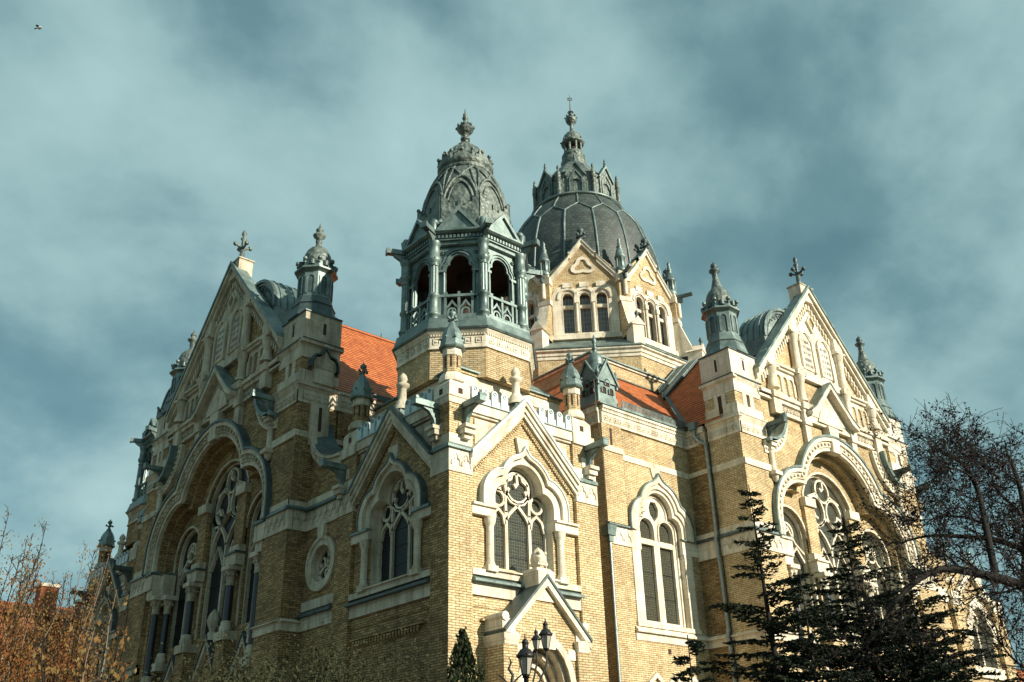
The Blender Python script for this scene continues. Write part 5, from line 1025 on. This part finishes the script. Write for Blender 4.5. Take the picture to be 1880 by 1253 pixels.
# ----- thin autumn trees on the left
def sapling(px,py,d,seed,mt,label,stems=7,spread=.9,leaf=.05,n_leaf=1500,droop=0,name='autumn_tree',stem_m='twig_pale'):
    rnd=random.Random(seed); t_=at(px,py,d); T_=thing(name,label,'tree',(0,0,0),'thin autumn trees on the left'); tr=M(); cr=M(); H=t_.z
    tips=[]
    for k in range(stems):
        a=rnd.uniform(0,2*PI); h=H*rnd.uniform(.72,1.0) if k else H; b0=Vector((t_.x+rnd.gauss(0,.12),t_.y+rnd.gauss(0,.12),0)); out=Vector((math.cos(a),math.sin(a),0))*spread*rnd.uniform(.3,1) if k else Vector((0,0,0)); pts=[]
        for i in range(11): q=i/10; pts.append(b0+out*(q**1.3)+Vector((0,0,h*q))+Vector((rnd.gauss(0,.03),rnd.gauss(0,.03),0))*q)
        tr.tube(pts,[.035*(1-i/10.5)+.004 for i in range(11)],stem_m if rnd.random()<.25 else 'bark',5)
        for i in range(3,11):
            for _ in range(5):
                q0=pts[i-1].lerp(pts[i],rnd.random()); aa=rnd.uniform(0,2*PI); l=rnd.uniform(.35,1.0)*(1.25-i/11); e_=q0+Vector((math.cos(aa)*l*.55,math.sin(aa)*l*.55,l*(.75-droop))); md=q0.lerp(e_,.5)+Vector((rnd.gauss(0,.05),rnd.gauss(0,.05),.05)); tr.tube([q0,md,e_],[.009,.006,.003],'bark',3,True,False); tips.append((q0,md,e_,i))
    for _ in range(n_leaf):
        q0,md,e_,i=rnd.choice(tips)
        if i<5 or rnd.random()<(i-6.5)/4.2: continue
        c=(q0.lerp(md,rnd.random()) if rnd.random()<.5 else md.lerp(e_,rnd.random()))+Vector((rnd.gauss(0,.07),rnd.gauss(0,.07),rnd.gauss(-.03,.07))); quad_leaf(cr,c,rnd.uniform(.6,1.4)*leaf,mt if rnd.random()<.8 else 'leaf_gold',rnd,.6,Vector((rnd.gauss(0,.5),rnd.gauss(0,.5),-1)).normalized())
    tr.build('trunk',T_); cr.build('crown',T_)
L_=[(20,945,24,'leaf_gold','pale thin tree with sparse golden leaves at the left edge of the photo'),(62,985,26,'leaf_gold','airy golden tree just right of the leftmost pale tree'),
 (-20,1010,22,'leaf_rust','rust leaved tree cut by the left edge of the photo'),(105,1050,27,'leaf_rust','rusty brown tree standing before the orange brick house'),(150,1005,28,'leaf_gold','tall wispy tree whose bare top stands against the sky left of the far gablet'),(30,1120,20,'leaf_rust','low dense orange shrub tree at the bottom left corner'),(120,1130,21,'leaf_rust','low brown shrub tree below the orange house')]
for i,(px,py,d,mt,lb) in enumerate(L_): sapling(px,py,d,20+i,mt,lb,13,1.5,.055,17000 if i<5 else 28000)
sapling(205,1085,17,40,'leaf_gold','drooping golden green tree overlapping the far pavilion',6,.6,.10,1500,.7)
sapling(170,1150,16,41,'leaf_gold','low drooping yellow tree below the far pavilion gablet',7,.8,.10,2000,.7)
# ----- dark shrubs at the foot of the left facade
def shrub(px,py,d,seed,r_,label,n=11000):
    rnd=random.Random(seed); t_=at(px,py,d); T_=thing('tall_shrub',label,'shrub',(0,0,0),'dark shrubs below the shaded facade'); tr=M(); cr=M(); H=t_.z
    blobs=[]
    for k in range(12):
        a=rnd.uniform(0,2*PI); h=H*rnd.uniform(.6,1.0); q=Vector((t_.x+math.cos(a)*r_*rnd.random(),t_.y+math.sin(a)*r_*rnd.random(),h-.4)); tr.tube([(t_.x,t_.y,0),Vector((t_.x,t_.y,0)).lerp(q,.5)+Vector((rnd.gauss(0,.1),rnd.gauss(0,.1),.2)),q],[.05,.03,.008],'bark',5); blobs.append((q,rnd.uniform(.35,.7)))
        tr.tube([q,q+Vector((rnd.gauss(0,.25),rnd.gauss(0,.25),.55))],[.008,.003],'bark',3)
    for _ in range(n):
        c,br=rnd.choice(blobs); p_=c+Vector((rnd.gauss(0,br*.6),rnd.gauss(0,br*.6),rnd.gauss(-.25,br*.8))); quad_leaf(cr,p_,rnd.uniform(.04,.085),'leaf_dark',rnd,.5)
    tr.build('stem',T_); cr.build('crown',T_)
for i,(px,py,d,r_,lb) in enumerate([(450,1195,18,1.2,'dark leafy shrub below the shaded arched porch'),(560,1180,19,1.2,'dark leafy shrub under the round window'),(665,1215,19,.9,'dark shrub nearest to the sunlit corner, under the brick dentils'),(250,1240,17,1.0,'dark shrub in front of the far black columns'),(500,1225,15,.9,'low dark shrub at the bottom edge, between the two taller ones')]): shrub(px,py,d,60+i,r_,lb)
# ----- lantern post
def lamp():
    T_=thing('street_lamp','black iron lamp post with three hexagonal lanterns on scrolled arms before the porch','street lamp')
    c=at(966,1246,20); b0=Vector((c.x,c.y,0))
    m_=M(); m_.lathe((c.x,c.y,0),[(.22,0),(.22,.3),(.12,.45),(.1,1.1),(.13,1.15),(.07,1.3),(.055,c.z-.5),(.09,c.z-.45),(.05,c.z-.3),(.05,c.z),(.09,c.z+.02)],'iron',10)
    q2=at(1003,1196,21.2); q3=at(985,1196,22.6); q4=at(925,1300,18.6); Z=c.z-.25
    for q in (q2,q3):
        a=Vector((c.x,c.y,Z)); b_=Vector((q.x,q.y,q.z-.25)); mid=a.lerp(b_,.55)+Vector((0,0,-.16)); m_.tube([a,a.lerp(mid,.5)+Vector((0,0,-.03)),mid,mid.lerp(b_,.6)+Vector((0,0,-.02)),b_,b_+Vector((0,0,.27))],.022,'iron',6)
        s0=mid; V=(b_-a); V.z=0; V.normalize(); m_.tube([s0+V*(.13*math.cos(t)*(1-t/9))+Vector((0,0,.13*math.sin(t)*(1-t/9)-.1)) for t in [i*.5 for i in range(13)]],.012,'iron',5)
    # tall wavy spike and leaf scrolls left of the main lantern
    e=at(937,1240,20); S=Vector((e.x,e.y,0)); U=rt
    m_.tube([Vector((c.x,c.y,Z-.3)),Vector((e.x,e.y,e.z-.3)).lerp(Vector((c.x,c.y,Z-.3)),.3),Vector((e.x,e.y,e.z-.25)),Vector((e.x,e.y,e.z))+U*.05,Vector((e.x,e.y,e.z+.12))-U*.03,Vector((e.x,e.y,e.z+.24))+U*.02,Vector((e.x,e.y,e.z+.36))-U*.02],[.02,.025,.04,.035,.03,.02,.004],'iron',6)
    for sg in (-1,1): m_.tube([Vector((e.x,e.y,e.z-.22)),Vector((e.x,e.y,e.z-.08))+U*sg*.12,Vector((e.x,e.y,e.z+.0))+U*sg*.22,Vector((e.x,e.y,e.z+.01))+U*sg*.27],[.02,.018,.014,.006],'iron',5)
    m_.build('post',T_)
    for q,k in ((c,.82),(q2,.66),(q3,.5)):
        X=(q.x,q.y,q.z); l=M(); r0,r1=.10*k,.185*k
        l.lathe(X,[(.05*k,0),(.09*k,.05*k),(.105*k,.09*k)],'iron',6,False)
        l.lathe(X,[(r1*1.12,.48*k),(r1*1.25,.5*k),(r1*1.15,.55*k),(r1*.75,.66*k),(r1*.5,.69*k),(r1*.42,.7*k),(r1*.42,.82*k),(r1*.52,.84*k),(r1*.3,.9*k),(.012,.94*k),(.02*k,.97*k),(.004,1.06*k)],'iron',12)
        for j in range(6):
            a=2*PI*j/6; l.tube([(q.x+r0*math.cos(a),q.y+r0*math.sin(a),q.z+.09*k),(q.x+r1*1.03*math.cos(a),q.y+r1*1.03*math.sin(a),q.z+.49*k)],.011*k,'iron',4); l.ball((q.x+r1*1.2*math.cos(a),q.y+r1*1.2*math.sin(a),q.z+.54*k),.025*k,'iron',6)
        o=l.build('lantern',T_); gl=M(); gl.lathe(X,[(r0*.93,.09*k),(r1*.96,.485*k)],'milk_glass',6,False); gl.build('glass',o)
lamp()
# ----- neighbouring houses
def house(name,label,x0,x1,y0,y1,h,ridge,wall,roof,ax='x',chim=()):
    H=thing(name,label,'house'); m_=M(); m_.blk(x0,x1,y0,y1,0,h,wall); m_.build('wall',H); r_=M(); 
    if ax=='x':
        cy=(y0+y1)/2
        for yy in (y0-.4,y1+.4): r_.face([(x0-.4,yy,h-.1),(x1+.4,yy,h-.1),(x1+.4,cy,ridge),(x0-.4,cy,ridge)],roof)
        for xx in (x0,x1): r_.face([(xx,y0,h),(xx,y1,h),(xx,cy,ridge)],wall)
    else:
        cx=(x0+x1)/2
        for xx in (x0-.4,x1+.4): r_.face([(xx,y0-.4,h-.1),(xx,y1+.4,h-.1),(cx,y1+.4,ridge),(cx,y0-.4,ridge)],roof)
        for yy in (y0,y1): r_.face([(x0,yy,h),(x1,yy,h),(cx,yy,ridge)],wall)
    ro=r_.build('roof',H)
    for (cx_,cy_,w_,z1) in chim: q=M(); q.blk(cx_-w_,cx_+w_,cy_-w_,cy_+w_,h,z1,wall); q.blk(cx_-w_,cx_+w_,cy_-w_,cy_+w_,z1,z1+.25,'stone',.12,.12); q.build('chimney',ro)
    w=M(); n=int((x1-x0)/3.2)
    for fl in range(int(h//3.6)):
        for i in range(n):
            u=x0+1.6+3.2*i; q=M(); z=1.3+3.6*fl; q.blk(u-.6,u+.6,y0-.06,y0+.05,z,z+1.9,'stone'); q.blk(u-.48,u+.48,y0-.09,y0-.05,z+.1,z+1.8,'glass_dark'); q.build('window',H)
p_=at(60,1110,88)
house('brick_house','orange red brick house with small chimneys far behind the autumn trees on the left',p_.x-32,p_.x+5,p_.y,p_.y+12,p_.z-.8,p_.z+1.2,'brick_red','tile','x',((p_.x+1.2,p_.y+1,.7,p_.z+1.6),(p_.x+4.2,p_.y+1,.45,p_.z+.7),(p_.x-3.5,p_.y+1,.5,p_.z+1.1)))
p_=at(1850,1182,80)
house('roofed_house','house with a dull dark red tiled roof beyond the right end of the synagogue',p_.x-3,p_.x+30,p_.y-2,p_.y+14,p_.z-5,p_.z,'brick_red','tile','x')
# ----- birds
def bird(px,py,d,label,s=1.0):
    c=at(px,py,d); T_=thing('bird',label,'bird'); b_=M(); V=(rt*.9+up*.25).normalized(); W_=V.cross(Vector((0,0,1))).normalized()
    b_.tube([c-V*.17*s,c-V*.1*s,c,c+V*.1*s,c+V*.15*s,c+V*.19*s],[.01*s,.045*s,.06*s,.05*s,.035*s,.008*s],'feather',8); b_.build('body',T_)
    for sg in (-1,1):
        w=M(); tip=c+W_*(sg*.3*s)+Vector((0,0,-.05*s if sg>0 else .16*s)); w.face([c+V*.07*s,c+W_*(sg*.14*s)+V*.06*s+Vector((0,0,.04*s)),tip,c+W_*(sg*.15*s)-V*.09*s,c-V*.06*s],'feather_dark' if sg>0 else 'feather'); w.build('wing',T_)
    t=M(); t.face([c-V*.14*s+W_*.03*s,c-V*.14*s-W_*.03*s,c-V*.27*s-W_*.06*s,c-V*.27*s+W_*.06*s],'feather_dark'); t.build('tail',T_)
bird(71,51,52,'small pale pigeon flying alone in the sky at the upper left')
